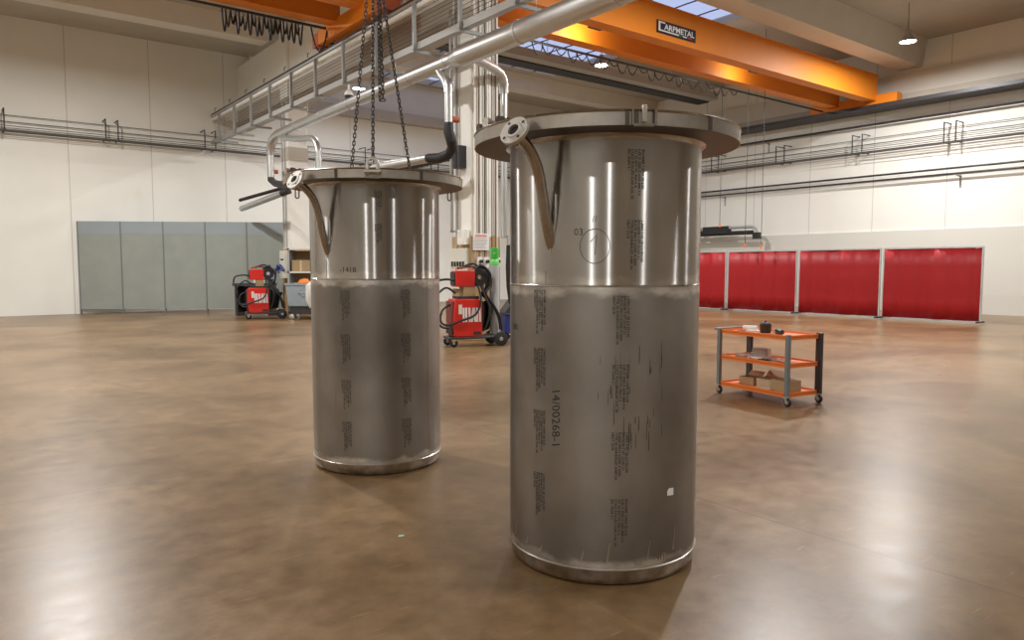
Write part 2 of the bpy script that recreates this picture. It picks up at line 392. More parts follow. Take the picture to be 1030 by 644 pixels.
MB().tube([(.05, 11.0, 5.24), (1.0, 11.7, 5.35)]+bend((1.3, 11.95, 5.38), (1.62, 12.2, 5.40), (1.62, 12.2, 5.05)), .09, 14).tube([(1.62, 12.2, 5.1), (1.62, 12.2, 2.1)], .07, 14).build('branch_pipe', M_duct, du)
MB().tube([(0, 20.4, 5.12), (0, 19.2, 4.92)]+bend((0, 18.5, 4.84), (0, 17.9, 4.78), (0, 17.85, 4.4)), .085, 12).tube([(0, 17.85, 4.45), (0, 17.85, 3.4)], .08, 12).build('branch_pipe', M_duct, du)

def arm(a, drop_b, label, hose, boom_to, beam, za=4.15):
    e = empty('fume_extractor', H(drop_b, a), TH, label, 'extraction arm')
    MB().tube([(0, 0, za+.05)]+hose, [.09]+[.1]*(len(hose)-1)+[.09], 14).build('flexible_hose', M_black, e)
    MB().tube([hose[-1], boom_to], .09, 14).build('boom_tube', M_duct, e)
    MB().tube([(.05, 0, za+.12), (.2, -.02, za+.12)], .06, 10).build('damper_knob', M_copper, e)
    p0, p1 = Vector(beam[0]), Vector(beam[1])
    MB().tube([p0, p1], .055, 4).build('support_beam', M_dark, e)
    MB().box(p0.x-.1, p0.x+.12, p0.y-.1, p0.y+.1, p0.z-.25, p0.z+.2).build('bracket', M_dark, e)
    return e
arm(11.75, 7.58, 'grey and black extraction arm hanging beside the piped column', [(0, 0, 4.03), (.04, -.02, 3.88), (.14, .08, 3.76), (.16, .25, 3.66), (.08, .45, 3.60), (-.02, .7, 3.62)], (.02, 3.1, 3.68), ((.74, .75, 3.74), (-.05, 3.3, 3.5)))
arm(21.3, 7.6, 'grey and black extraction arm hanging from the far end of the duct', [(0, 0, 4.03), (.02, -.3, 3.9), (.0, -.8, 3.82), (.0, -1.2, 3.72), (.02, -1.3, 3.6), (-.05, -1.0, 3.56)], (-.1, 2.4, 3.34), ((.8, 1.0, 3.95), (-.1, 2.6, 3.62)))

# pipes on the column with the welder
for i, (dx, m, r) in enumerate(((-.62, M_gray, .022), (-.36, M_brownp, .012), (-.22, M_black, .014), (-.05, M_galv, .02), (.06, M_brownp, .016), (.16, M_galv, .02), (.26, M_brownp, .013))):
    pass
col_origin = H(8.75, 12.55)
# conduits on the camera-side (-a) face and on the left (-b) face
for dx, m, r in ((-.27, M_white, .016), (-.17, M_brownp, .010), (-.12, M_white, .02), (-.03, M_black, .011), (.05, M_white, .018), (.10, M_white, .016), (.15, M_brownp, .010), (.24, M_brownp, .010), (.29, M_white, .018)):
    if m is M_brownp or m is M_black: MB().tube([(dx, -.36, 1.3), (dx, -.36, 8.9)], r, 8).build('conduit', m, c1)
    else: MB().box(dx-r, dx+r, -.36, -.33, 1.3, 8.9).build('trunking', m, c1)
for dy, m, r, zb in ((.16, M_gray2, .028, 1.9),):
    MB().tube([(-.37, dy, zb), (-.37, dy, 8.9)], r, 8).build('conduit', m, c1)
MB().box(-.62, -.58, -.02, .02, 2.2, 6.6).box(-.62, -.33, -.02, .02, 2.2, 2.24).build('cable_tray', M_gray2, c1)
for dy in (-.1, .12):
    MB().tube([(-.34, dy, 2.1), (-.34, dy, 6.5)], .02, 8).build('conduit', M_gray2, c2)

# ------------------------------------------------------------------ basket trays on the walls
M_cartg2 = mat('tray_wire', (.14, .14, .14), .5, .5)
def basket(name, label, axis, fixed, lo, hi, z, br):
    e = empty(name, (0, 0, 0), TH, label, 'cable tray')
    def P(u, v, w): return (u, fixed-v, w) if axis == 'b' else (fixed-v, u, w)
    for v, w in ((.08, 0), (.22, 0), (.36, 0), (.5, 0), (.5, .12), (.5, .24), (.08, .12), (.08, .3), (.08, .5)):
        MB().tube([P(lo, v, z+w), P(hi, v, z+w)], .012, 5, cap=False).build('wire', M_cartg2, e)
    for u in br:
        mb = MB()
        mb.tube([P(u, .02, z-.02), P(u, .52, z-.02), P(u, .52, z+.62), P(u, .02, z+.62)], .022, 6)
        mb.tube([P(u+.35, .02, z-.02), P(u+.35, .52, z-.02), P(u+.35, .52, z+.62), P(u+.35, .02, z+.62)], .022, 6)
        mb.build('bracket', M_dark, e)
basket('wire_cable_tray', 'wire basket cable tray along the white wall behind the chained tank', 'b', A1, B0+.2, B1-.2, 5.55, [x*3.0+1.2 for x in range(-2, 8)])
basket('wire_cable_tray', 'wire basket cable tray high on the side wall above the red curtains', 'a', B1, 2, A1-.8, 5.5, [4+3*x for x in range(7)])

# pipes on side wall above curtains
def wallpipe(name, label, pts, r, m, br=()):
    e = empty(name, (0, 0, 0), TH, label, 'pipe')
    for p in pts: MB().tube(p, r, 8).build('pipe_run', m, e)
    for b_, a_, z_ in br: MB().box(b_-.12, B1, a_-.03, a_+.03, z_-.05, z_-.01).box(B1-.02, B1, a_-.03, a_+.03, z_-.4, z_).build('bracket', M_gray, e)
wallpipe('wall_pipe', 'pair of slim dark pipes on the side wall between tray and black boom', [[(25.8, 2, 4.68), (25.8, A1-.5, 4.68)], [(25.8, 2, 4.5), (25.8, A1-.5, 4.5)]], .035, M_dark, [(25.8, 5, 4.45), (25.8, 10, 4.45), (25.8, 19, 4.45)])
wallpipe('wall_pipe', 'single dark pipe high on the side wall above the basket tray', [[(25.8, 2, 6.45), (25.8, 18.6, 6.45)]], .04, M_dark, [(25.8, 17, 6.4)])
e = empty('pivoting_boom', (0, 0, 0), TH, 'black double-tube boom with bent end on the side wall over the red curtains', 'boom')
MB().tube([(25.2, 26.0, 3.08), (25.2, 17.3, 3.08)]+bend((25.2, 17.2, 3.08), (25.2, 16.92, 3.08), (25.2, 16.92, 2.8)), .06, 10).build('upper_tube', M_gray, e)
MB().tube([(25.2, 26.0, 2.86), (25.2, 17.1, 2.86)], .085, 10).build('lower_tube', M_black, e)
MB().box(25.05, 25.35, 18.2, 19.4, 2.85, 3.15).build('carriage', M_black, e)
MB().box(25.1, 25.3, 16.8, 17.05, 2.6, 2.85).build('end_head', M_black, e)
MB().box(25.2, 25.99, 19.7, 19.9, 2.95, 3.02).build('bracket', M_dark, e)
struct(MB().box(B1-.06, B1, A0, A1, 0, 2.75), 'baseboard_right', mat('wall_lower_paint', (.66, .66, .60), .6))

# ------------------------------------------------------------------ cranes
def girder(e, a0, a1, b0, b1, z0, z1):
    o = MB().box(b0, b1, a0, a1, z0+.03, z1).build('girder_web', M_orange, e)
    MB().box(b0, b1, a0-.03, a1+.03, z0, z0+.03).box(b0, b1, a0-.03, a1+.03, z1, z1+.03).build('girder_flange', M_orange, e)
def festoon(e, b0, b1, a, z, n, depth, r=.02):
    pts = []
    for k in range(n):
        for t in range(8):
            u = t/8; x = b0+(b1-b0)*(k+u)/n
            pts.append((x, a+.05*math.sin(k*1.7), z-depth*(.75+.25*math.sin(k*2.3+1))*math.sin(PI*u)**.8 if u > 0 else z))
    pts.append((b1, a, z))
    return MB().tube(pts, r, 6)
def bolt_panel():
    pass
cl = empty('overhead_crane', H(0, 0), TH, 'orange double-girder overhead crane above the chained tank, upper left', 'crane')
girder(cl, 16.12, 16.45, B0+.6, 7.45, 7.12, 8.0); girder(cl, 14.75, 15.08, B0+.6, 7.45, 7.12, 8.0)
MB().box(7.35, 7.75, 14.2, 17.2, 6.86, 7.22).build('end_truck', M_orange, cl, bevel=.02)
for a in (13.9, 17.2): MB().box(7.35, 7.8, a, a+.3, 6.84, 7.15).build('buffer', M_copper, cl)
for a in (14.5, 16.9): MB().lathe([(0, -.05), (.09, -.05), (.09, .05), (0, .05)], 20, (7.6, a, 6.89), rot=Matrix.Rotation(PI/2, 3, 'Y')).build('wheel', M_dark, cl)
MB().box(B0+.6, 7.3, 16.55, 16.6, 7.05, 7.10).build('cable_track', M_dark, cl)
festoon(cl, 4.95, 6.75, 16.62, 7.06, 20, .50, .02).build('festoon_cable', M_black, cl)
festoon(cl, 6.95, 7.35, 16.62, 7.06, 1, .55, .02).build('festoon_cable', M_black, cl)
cr = empty('overhead_crane', H(0, 0), TH, 'orange double-girder overhead crane with company sign, in the far bay upper right', 'crane')
girder(cr, 12.40, 12.72, 9.3, 25.2, 7.10, 7.93); girder(cr, 13.72, 14.04, 9.3, 25.2, 7.10, 7.86)
MB().box(9.0, 9.35, 11.7, 14.8, 6.97, 7.3).build('end_truck', M_orange, cr, bevel=.02)
MB().box(25.1, 25.5, 11.7, 14.8, 6.97, 7.3).build('end_truck', M_orange, cr, bevel=.02)
MB().box(9.5, 25.0, 14.2, 14.24, 7.0, 7.05).build('cable_track', M_dark, cr)
festoon(cr, 11.6, 19.9, 14.22, 7.02, 22, .30, .016).build('festoon_cable', M_black, cr)
MB().box(25.0, 25.9, A0+.1, A1-.1, 6.85, 6.97).build('crane_rail', M_dark, cr)
# company sign on the near girder web
sg = MB().box(14.06, 15.54, 12.37, 12.39, 7.26, 7.56).build('company_sign', M_navy, cr)
def flat_text(txt, name, m, parent, x, z, width, height, y, mirror=1):
    me = text_mesh(txt, 1, bold=.025); xs = [v.co.x for v in me.vertices]; ys = [v.co.y for v in me.vertices]
    kx = width/(max(xs)-min(xs)); ky = height/(max(ys)-min(ys)); x0 = min(xs); y0 = min(ys)
    for v in me.vertices: v.co = (x+(v.co.x-x0)*kx, y, z+(v.co.y-y0)*ky)
    me.materials.append(m); o = bpy.data.objects.new(name, me); COL.objects.link(o); o.parent = parent; return o
flat_text('ARPMETAL', 'sign_lettering', M_signw, sg, 14.31, 7.355, 1.16, .145, 12.362)
MB().box(14.10, 14.16, 12.355, 12.368, 7.30, 7.53).box(14.16, 14.34, 12.355, 12.368, 7.495, 7.53).box(14.16, 14.86, 12.355, 12.368, 7.30, 7.332).build('sign_letter_c', M_signw, sg)
MB().box(14.86, 14.99, 12.355, 12.368, 7.30, 7.332).build('sign_green_stripe', mat('sign_green', (.03, .25, .07), .5), sg)
MB().box(15.02, 15.17, 12.355, 12.368, 7.30, 7.332).build('sign_white_stripe', M_signw, sg)
MB().box(15.20, 15.36, 12.355, 12.368, 7.30, 7.332).build('sign_red_stripe', mat('sign_red', (.45, .05, .05), .5), sg)
for fb in (12.5, 18.9):
    fl_ = MB().box(fb-.2, fb+.2, 12.80, 12.98, 7.16, 7.24).box(fb-.03, fb+.03, 12.72, 12.82, 7.19, 7.22).build('floodlight', M_dark, cr)
    MB().box(fb-.18, fb+.18, 12.981, 12.985, 7.17, 7.23).build('floodlight_glass', M_lens, fl_)
    ld = bpy.data.lights.new('floodlight_lamp', 'AREA'); ld.shape = 'RECTANGLE'; ld.size = .34; ld.size_y = .06; ld.energy = 20 if fb < 15 else 11; ld.color = (1, .95, .85)
    lo = bpy.data.objects.new('floodlight_lamp', ld); COL.objects.link(lo); lo.parent = cr; lo.location = (fb, 12.995, 7.2); lo.rotation_euler = (PI/2+.15, 0, 0)
# radiant heater
rh = empty('radiant_heater', H(0, 0), TH, 'long grey radiant heater with black underside under the far bay roof', 'heater')
MB().prism([(18.0, 7.98), (18.4, 7.98), (18.4, 8.25), (18.0, 8.25)], 11.4, 24.0, Matrix(((0, 0, 1, 0), (1, 0, 0, 0), (0, 1, 0, 0), (0, 0, 0, 1)))).build('reflector', M_gray2, rh)
MB().box(11.4, 24.0, 18.4, 18.95, 7.94, 8.04).build('burner_tube', M_black, rh)
for b in (12.5, 15.5, 18.5, 21.5, 23.2): MB().tube([(b, 18.2, 8.2), (b, 18.2, 9.0)], .012, 5).build('hanger', M_galv, rh)
# pendant cables by the side wall
for i, (b, a, z0, z1, lb) in enumerate(((21.3, 15.78, 3.0, 9.0, 'thin black cable hanging beside the tank flange in front of the side wall'), (20.8, 14.4, 2.25, 9.0, 'thin cable with orange end hanging over the red curtain, beside the boom end'), (20.8, 13.8, 2.2, 9.0, 'thin cable with orange end hanging over the red curtain, on the cart side'))):
    e = empty('hanging_cable', H(b, a, z0), 0, lb, 'cable')
    MB().tube([(0, 0, 0), (.01, 0, (z1-z0)*.5), (0, 0, (z1-z0))], .009, 6).build('cord', M_dark, e)
    MB().tube([(0, 0, -.12), (0, 0, .02)], .03, 8).build('end_plug', M_carto, e)

# ------------------------------------------------------------------ lamps
def lamp(b, a, z, k, label):
    e = empty('high_bay_lamp', H(b, a, z), 0, label, 'lamp', None)
    MB().lathe([(0, .34), (.07, .34), (.09, .2), (.12, .17), (.22, .02), (.23, 0), (.215, 0), (.2, .02), (0, .03)], 24).build('housing', M_gray, e)
    MB().lathe([(0, .0), (.15, .0), (.2, .015), (0, .015)], 20).build('lens', M_lens, e)
    MB().tube([(0, 0, .33), (0, 0, 9.0-z)], .01, 6).build('hanger', M_dark, e)
    ld = bpy.data.lights.new('lamp_light', 'AREA'); ld.shape = 'DISK'; ld.size = .36; ld.energy = LAMP_W*k; ld.color = LAMP_COL
    lo = bpy.data.objects.new('lamp_light', ld); COL.objects.link(lo); lo.parent = e; lo.location = (0, 0, -.02)
LLAB = ['high bay lamp in the near bay, by the left wall', 'high bay lamp in the near bay corner behind the viewer', 'high bay lamp in the near bay behind the viewer', 'high bay lamp at the near end of the far bay', 'high bay lamp near the side wall, near end',
        'high bay lamp over the floor beyond the chained tank', 'high bay lamp by the left wall beyond the tanks', 'glaring white high bay lamp just under the orange crane with the sign', 'glaring white high bay lamp seen between chains and duct', 'high bay lamp added for light in the far bay, in front of the signed crane', 'high bay lamp added for light over the back of the near bay', 'high bay lamp added for light close to the side wall by the curtains']
for (b, a, z, k), lb in zip(LAMPS, LLAB): lamp(b, a, z, k, lb)
# dome camera
e = empty('dome_camera', H(7.6, 16.04, 5.46), 0, 'small black dome camera hanging from the overhead rack', 'camera')
MB().lathe([(0, -.13), (.07, -.1), (.095, -.03), (.1, .02), (0, .02)], 20).build('dome', M_black, e)
MB().lathe([(0, .12), (.07, .12), (.105, .06), (.105, .02), (0, .02)], 20).tube([(0, 0, .1), (0, 0, .27)], .025, 8).build('mount', M_white, e)

# ================================================================== TANKS
def surf_phi(T, px, z=1.2, lo=182, hi=358):
    """angle on a tank whose surface point is seen in image column px"""
    best = None
    for k in range(int((hi-lo)*10)):
        ph = math.radians(lo+k*.1); n = Vector((math.cos(ph), math.sin(ph)))
        P = Vector((T[0]+TR*n.x, T[1]+TR*n.y))
        if n.dot(P) > 0: continue
        d = abs(515+735*P.x/P.y-px)
        if best is None or d < best[0]: best = (d, ph)
    return best[1]
def wrap_text(parent, txt, phi, z, size, name, m, r=TR+.0012, vert=True, line=1.0, bold=0, parlabel=None, slant=0):
    me = text_mesh(txt, size, line=line, bold=bold)
    for v in me.vertices:
        u, w = v.co.x, v.co.y
        if vert: a = phi+w/r; zz = z-u-slant*w
        else: a = phi+u/r; zz = z+w+slant*u
        v.co = (r*math.cos(a), r*math.sin(a), zz)
    me.materials.append(m); o = bpy.data.objects.new(name, me); COL.objects.link(o); o.parent = parent
    if parlabel: o['label'] = parlabel
    return o
MILL = ["EN10088 1.4404 2B 6.00\n6.00 X 2000 X 6000 MM 316\nHT 521877 PC 40613 A\nCOLD ROLLED A240 316L 2B\nEN 10204 3.1", "1.4404 316L 2B 6.0 EN100\nEN10028-7 HT 52187 21\nPLATE 40613 X2000 X 6000\nTYPE 2B ANNEALED A480 SA\nHEAT 5218"]
def stroke(parent, T, pts, r, name='marker_stroke', m=M_ink2):
    """thin ink line on the shell: pts are (angle, z)"""
    P = [((TR+.001)*math.cos(a), (TR+.001)*math.sin(a), z) for a, z in pts]
    return MB().tube(P, r, 5).build(name, m, parent)

def tank(T, label, seed, phi_n, front_lug, extra):
    e = empty('steel_tank', (T[0], T[1], 0), 0, label, 'tank', None)
    r = TR
    MB().lathe([(0, .0), (r*.925, .0), (r*.955, .007), (r*.976, .02), (r*.990, .042), (r*.998, .065), (r, Z_S2)], 128).build('dished_bottom', tank_mat('head', seed), e)
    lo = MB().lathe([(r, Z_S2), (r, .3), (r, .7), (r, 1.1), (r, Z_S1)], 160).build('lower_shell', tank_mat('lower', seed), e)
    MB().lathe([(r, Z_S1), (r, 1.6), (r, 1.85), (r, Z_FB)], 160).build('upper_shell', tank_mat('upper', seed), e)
    MB().lathe([(r-.001, Z_S1-.006), (r+.0022, Z_S1-.003), (r+.0022, Z_S1+.003), (r-.001, Z_S1+.006)], 128).build('weld_seam', M_pipe_t, e)
    MB().lathe([(r-.001, Z_S2-.006), (r+.004, Z_S2-.002), (r+.004, Z_S2+.002), (r-.001, Z_S2+.006)], 128).build('weld_seam', M_lug, e)
    MB().lathe([(r-.001, Z_FB-.022), (r+.008, Z_FB-.008), (r+.02, Z_FB)], 128).build('collar_weld', M_pipe_t, e)
    # flange plate: underside, lid
    R = TRF
    MB().lathe([(r-.02, Z_FB), (R-.004, Z_FB), (R-.004, Z_FB+.012), (r-.02, Z_FB+.012)], 160).build('flange_plate', MF_under, e)
    MB().lathe([(R-.012, Z_FB+.001), (R, Z_FB+.001), (R, Z_FT-.004), (R-.004, Z_FT), (R-.012, Z_FT)], 160).build('flange_rim', MF_rim, e)
    MB().lathe([(0, Z_FT-.012), (R-.01, Z_FT-.012), (R-.01, Z_FT-.002), (0, Z_FT-.002)], 128).build('lid', MF_rim, e)
    MB().lathe([(R-.03, Z_FT-.002), (R-.002, Z_FT-.002), (R+.004, Z_FT+.004), (R-.002, Z_FT+.009), (R-.03, Z_FT+.009)], 160).build('rim_lip', M_pipe_t, e)
    # gussets on the rim
    for dphi, w in ((0, .030),):
        pass
    for px in extra['joints']:
        a = surf_phi_R(T, px)
        q = Matrix.Rotation(a, 3, 'Z')
        MB().box(R-.002, R+.006, -.009, .009, Z_FB+.002, Z_FT-.002, rot=q, piv=(0, 0, 0)).build('rim_joint', M_dkst, e)
    # front lug: bolt between two plates
    a = surf_phi_R(T, front_lug); q = Matrix.Rotation(a, 3, 'Z')
    lug = MB().box(R-.01, R+.016, -.055, -.045, Z_FB, Z_FT+.004, rot=q, piv=(0, 0, 0)).box(R-.01, R+.016, .045, .055, Z_FB, Z_FT+.004, rot=q, piv=(0, 0, 0)).box(R-.01, R+.01, -.045, .045, Z_FB-.004, Z_FB+.006, rot=q, piv=(0, 0, 0)).build('lifting_lug', M_pipe_t, e)
    if extra['bolt']: MB().box(R+.004, R+.022, -.010, .010, Z_FB+.012, Z_FT+.022, rot=q, piv=(0, 0, 0)).build('lug_plate', M_lug, lug, bevel=.002)
    # nozzle: pipe rising beside the shell, flange disc at its end
    n = Vector((math.cos(phi_n), math.sin(phi_n), 0)); up = Vector((0, 0, 1))
    def P(rho, z): return n*rho+up*z
    ctrl = [(.455, 1.56), (.500, 1.66), (.533, 1.78), (.556, 1.88), (.585, 1.955), (.632, 2.012), (.690, 2.050), (.742, 2.078)]
    nz = MB().tube([P(*c) for c in ctrl], [.0265]*8, 18).build('nozzle_pipe', M_pipe_t, e)
    sub = nz; sub.modifiers.new('s', 'SUBSURF').render_levels = 1
    dirv = (n*.94+up*.50).normalized(); c = P(.752, 2.086)
    rotm = dirv.to_track_quat('Z', 'Y').to_matrix()
    MB().lathe([(.027, -.010), (.068, -.010), (.070, -.008), (.070, .008), (.068, .010), (.040, .010), (.038, .014), (.027, .014), (.027, -.010)], 40, c, rot=rotm).build('nozzle_flange', M_flange, e)
    nzf = [q_ for q_ in bpy.data.objects if q_.name.startswith('nozzle_flange')][-1]
    MB().lathe([(0, .002), (.027, .002), (.027, .0), (0, .0)], 24, c, rot=rotm).build('nozzle_bore', M_black, e)
    for k in range(4):
        aa = PI/4+k*PI/2; pc = c+rotm @ Vector((.053*math.cos(aa), .053*math.sin(aa), .0105))
        MB().lathe([(0, .0005), (.0075, .0005), (.0075, 0), (0, 0)], 12, pc, rot=rotm).build('bolt_hole', M_black, e)
    # weld where the pipe meets the shell
    mb = MB()
    a_ = []
    for k in range(13):
        t = k/12; zz = 1.565+t*.27; off = .033*math.sin(PI*min(1, t*1.1)*.55)/r
        a_.append((phi_n+off, zz))
    mb.tube([((r+.001)*math.cos(p_), (r+.001)*math.sin(p_), z_) for p_, z_ in a_], .0045, 6); mb.build('nozzle_weld', M_lug, e)
    # bolts and fittings lying on the flange near the nozzle
    for k, (dp, rr_, hh) in enumerate(((-.68, .61, .022), (-.50, .61, .026), (-.33, .60, .022))):
        aa = phi_n+dp; base = Vector((rr_*math.cos(aa), rr_*math.sin(aa), Z_FT+hh))
        d = Vector((math.cos(aa+.3), math.sin(aa+.3), 0))*.055
        MB().tube([base-d, base-d*.2], hh, 8).tube([base-d*.2, base+d*.5], hh*.6, 8).tube([base+d*.5, base+d], hh*.95, 8).build('clamp_bolt', M_dkst if k % 2 == 0 else M_lug, e)
    return e
def surf_phi_R(T, px):
    best = None
    for k in range(1760):
        ph = math.radians(182+k*.1); n = Vector((math.cos(ph), math.sin(ph))); P = Vector((T[0]+TRF*n.x, T[1]+TRF*n.y))
        if n.dot(P) > 0: continue
        d = abs(515+735*P.x/P.y-px)
        if best is None or d < best[0]: best = (d, ph)
    return best[1]
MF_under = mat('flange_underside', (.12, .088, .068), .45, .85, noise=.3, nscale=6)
MF_rim = mat('flange_rim_steel', (.46, .43, .39), .36, 1, noise=.3, nscale=16)
M_dkst = mat('dark_joint', (.10, .08, .07), .6, .5)

T1 = (.475, 3.806); T2 = (-1.045, 5.623)
t1 = tank(T1, 'larger-looking stainless tank with a circled figure one in marker, standing on its own', 3.1, math.radians(232), 645, dict(joints=(629, 638, 656, 711), bolt=True))
t2 = tank(T2, 'stainless tank hung on lifting chains, standing in front of the white column', 8.7, math.radians(236), 377, dict(joints=(425, 340), bolt=False))
# markings, first tank
def zt(T, y, D=None):   # height of an image row on the front of a tank
    d = (D if D is not None else math.hypot(*T)-TR*.93)
    c, s = math.cos(.0725), math.sin(.0725); k = (322-y)/735
    return 1.5+d*(k*c-s)/(c+k*s)
def mill(e, T, px, rows, size, which=0):
    ph = surf_phi(T, px)
    for i, y in enumerate(rows): wrap_text(e, MILL[(i+which) % 2], ph, zt(T, y), size, 'mill_marking', M_ink, line=.95, bold=.0004)
mill(t1, T1, 547, (292, 352, 416, 480), .0165); mill(t1, T1, 631, (297, 365, 432, 498), .0175, 1); mill(t1, T1, 644, (152, 222), .0175)
mill(t2, T2, 350, (292, 335, 380, 421), .0165); mill(t2, T2, 411, (291, 335, 379, 420), .0165, 1); mill(t2, T2, 384, (194, 226), .011)
def marker(e, T, txt, px, y, size, vert=False, lab=None, slant=0):
    wrap_text(e, txt, surf_phi(T, px), zt(T, y), size, 'handwritten_marking', M_ink2, vert=vert, parlabel=lab, slant=slant)
marker(t1, T1, '14/00268-1', 556, 392, .062, True, 'handwritten black number running down the shell', -.2)
marker(t1, T1, '03', 577, 237, .045); marker(t1, T1, '//', 595, 224, .04)
marker(t1, T1, '911-', 664, 563, .035); marker(t1, T1, '3482', 516, 336, .04); marker(t2, T2, '-1418', 342, 274, .055)
ph0 = surf_phi(T1, 598); zc = zt(T1, 248)
stroke(t1, T1, [(ph0+.068*math.cos(t*PI/20)/TR, zc+.078*math.sin(t*PI/20)) for t in range(41)], .0014, 'marker_circle')
stroke(t1, T1, [(ph0-.02/TR, zc+.02), (ph0+.008/TR, zc+.05), (ph0+.0/TR, zc-.04)], .0016, 'marker_figure_one')
# grinding streaks and a taped tag on the first tank
M_streak = mat('grind_streak', (.10, .08, .055), .55, .6)
for k in range(46):
    px = random.uniform(596, 668); y = random.uniform(360, 455); 
    if px < 612 and random.random() < .5: continue
    p_ = surf_phi(T1, px); z_ = zt(T1, y); l = random.uniform(.03, .11); w = random.uniform(.002, .006)
    mb = MB(); P_ = [((TR+.0006)*math.cos(p_+s_), (TR+.0006)*math.sin(p_+s_), zz) for s_, zz in ((-w, z_), (w, z_+l*.2), (w*.8, z_+l), (-w*.3, z_+l*1.05))]
    mb.bm.faces.new([mb.bm.verts.new(q) for q in P_]); mb.build('grind_mark', M_streak, t1)
p_ = surf_phi(T1, 679.5); z_ = zt(T1, 492, 3.45)
mb = MB(); P_ = [((TR+.001)*math.cos(p_+s_/TR), (TR+.001)*math.sin(p_+s_/TR), z_+zz) for s_, zz in ((-.035, -.016), (.006, -.020), (.006, .016), (-.024, .018), (-.036, .006))]
mb.bm.faces.new([mb.bm.verts.new(q) for q in P_]); tag(mb.build('foil_patch', mat('foil_white', (.8, .8, .78), .4), t1), 'small whitish foil patch')
# bright upward scratches just above the bottom seam
for px, l, dz in ((519, .06, .03), (530, .035, .02), (544, .03, .01), (586, .05, .005), (613, .10, .0), (655, .09, .01), (681, .11, .03)):
    p_ = surf_phi(T1, px); z_ = .115+dz; mb = MB()
    P_ = [((TR+.0008)*math.cos(p_+s_/TR), (TR+.0008)*math.sin(p_+s_/TR), zz) for s_, zz in ((-.004, z_), (.004, z_), (.014, z_+l), (.011, z_+l))]
    mb.bm.faces.new([mb.bm.verts.new(q) for q in P_]); mb.build('bright_scratch', M_lug, t1)
# shell seam lines
for e_, T_, px, z0, z1 in ((t1, T1, 549, Z_S1, Z_S1+.07), (t2, T2, 430, Z_S2, Z_S1), (t2, T2, 329, Z_S1, 1.55)):
    p_ = surf_phi(T_, px); MB().tube([((TR)*math.cos(p_), (TR)*math.sin(p_), z0), ((TR)*math.cos(p_), (TR)*math.sin(p_), z1)], .0022, 6).build('shell_seam', M_pipe_t, e_)
# hanging U rings beneath the flange of the second tank
for px, yy in ((299.5, 0), (454, 0)):
    x_ = (px-515)/735
    for k in range(3600):
        ph = math.radians((0 if px > 400 else 180)+(k if px > 400 else -k)*.05); X = T2[0]+.655*math.cos(ph); Y = T2[1]+.655*math.sin(ph)
        if abs(X/Y-x_) < 4e-4: break
    d = Vector((-math.sin(ph), math.cos(ph), 0)); d = Vector((1, .2, 0)).normalized()
    c = Vector((.64*math.cos(ph), .64*math.sin(ph), Z_FB))
    MB().tube([c-d*.014, c-d*.014-Vector((0, 0, .05))]+[c-d*.014*math.cos(t*PI/6)-Vector((0, 0, .05+.014*math.sin(t*PI/6))) for t in range(1, 6)]+[c+d*.014-Vector((0, 0, .05)), c+d*.014], .006, 8).build('hanging_ring', M_pipe_t, t2)

# ------------------------------------------------------------------ chains
def link_verts(L=.039, w=.0095, r=.0045):
    pts = []
    h = L/2-w
    for k in range(7): a = -PI/2+PI*k/6; pts.append(Vector((w*math.cos(a)*-1 if 0 else w*math.sin(a), 0, h+w*math.cos(a))))
    for k in range(7): a = PI/2+PI*k/6; pts.append(Vector((w*math.sin(a), 0, -h+w*math.cos(a))))
    return pts
def chain(name, label, pts, group=None, scale=1.0):
    mb = MB(); pitch = .0305*scale; pts = [Vector(p) for p in pts]
    total = sum((pts[i+1]-pts[i]).length for i in range(len(pts)-1)); n = int(total/pitch)
    def at(s):
        for i in range(len(pts)-1):
            l = (pts[i+1]-pts[i]).length
            if s <= l or i == len(pts)-2: return pts[i]+(pts[i+1]-pts[i])*(s/l), (pts[i+1]-pts[i]).normalized()
            s -= l
    base = pts[0]
    for k in range(n):
        p, t = at((k+.5)*pitch); q = t.to_track_quat('Z', 'Y').to_matrix() @ Matrix.Rotation((k % 2)*PI/2+.5, 3, 'Z')
        mb.tube([p-base+q @ (v*scale) for v in link_verts()], .0045*scale, 6, closed=True)
    o = mb.build(name, M_chain, loc=base); return tag(o, label, 'chain', group)
APEX = Vector((-1.030, 5.60, 3.97))
F2 = Vector((T2[0], T2[1], 0)); a_f = surf_phi_R(T2, 377)
fl = F2+Vector(((TRF+.01)*math.cos(a_f), (TRF+.01)*math.sin(a_f), Z_FT+.045))
PL = F2+Vector((-.27, .40, Z_FT+.05)); PR = F2+Vector((.225, .40, Z_FT+.05))
G = 'lifting chains above the far tank'
chain('lifting_chain', 'black lifting chain slanting down left onto the tank lid', [APEX, PL], G)
chain('lifting_chain', 'black lifting chain running straight down to the front lug of the tank', [APEX, fl], G)
chain('lifting_chain', 'black lifting chain slanting down right onto the tank lid', [APEX, PR], G)
chain('lifting_chain', 'loose doubled black chain ending in mid air above the tank', [APEX+Vector((.01, -.03, 0)), APEX+Vector((.052, -.10, -.6)), APEX+Vector((.055, -.10, -1.24)), APEX+Vector((.078, -.10, -1.24)), APEX+Vector((.06, -.10, -.3))], G)
for P_ in (PL, PR):
    c = P_-F2
    MB().tube([c+Vector((.022*math.cos(t*PI/8), 0, -.028+.022*math.sin(t*PI/8))) for t in range(16)], .007, 8, closed=True).build('lid_eye', M_pipe_t, t2)
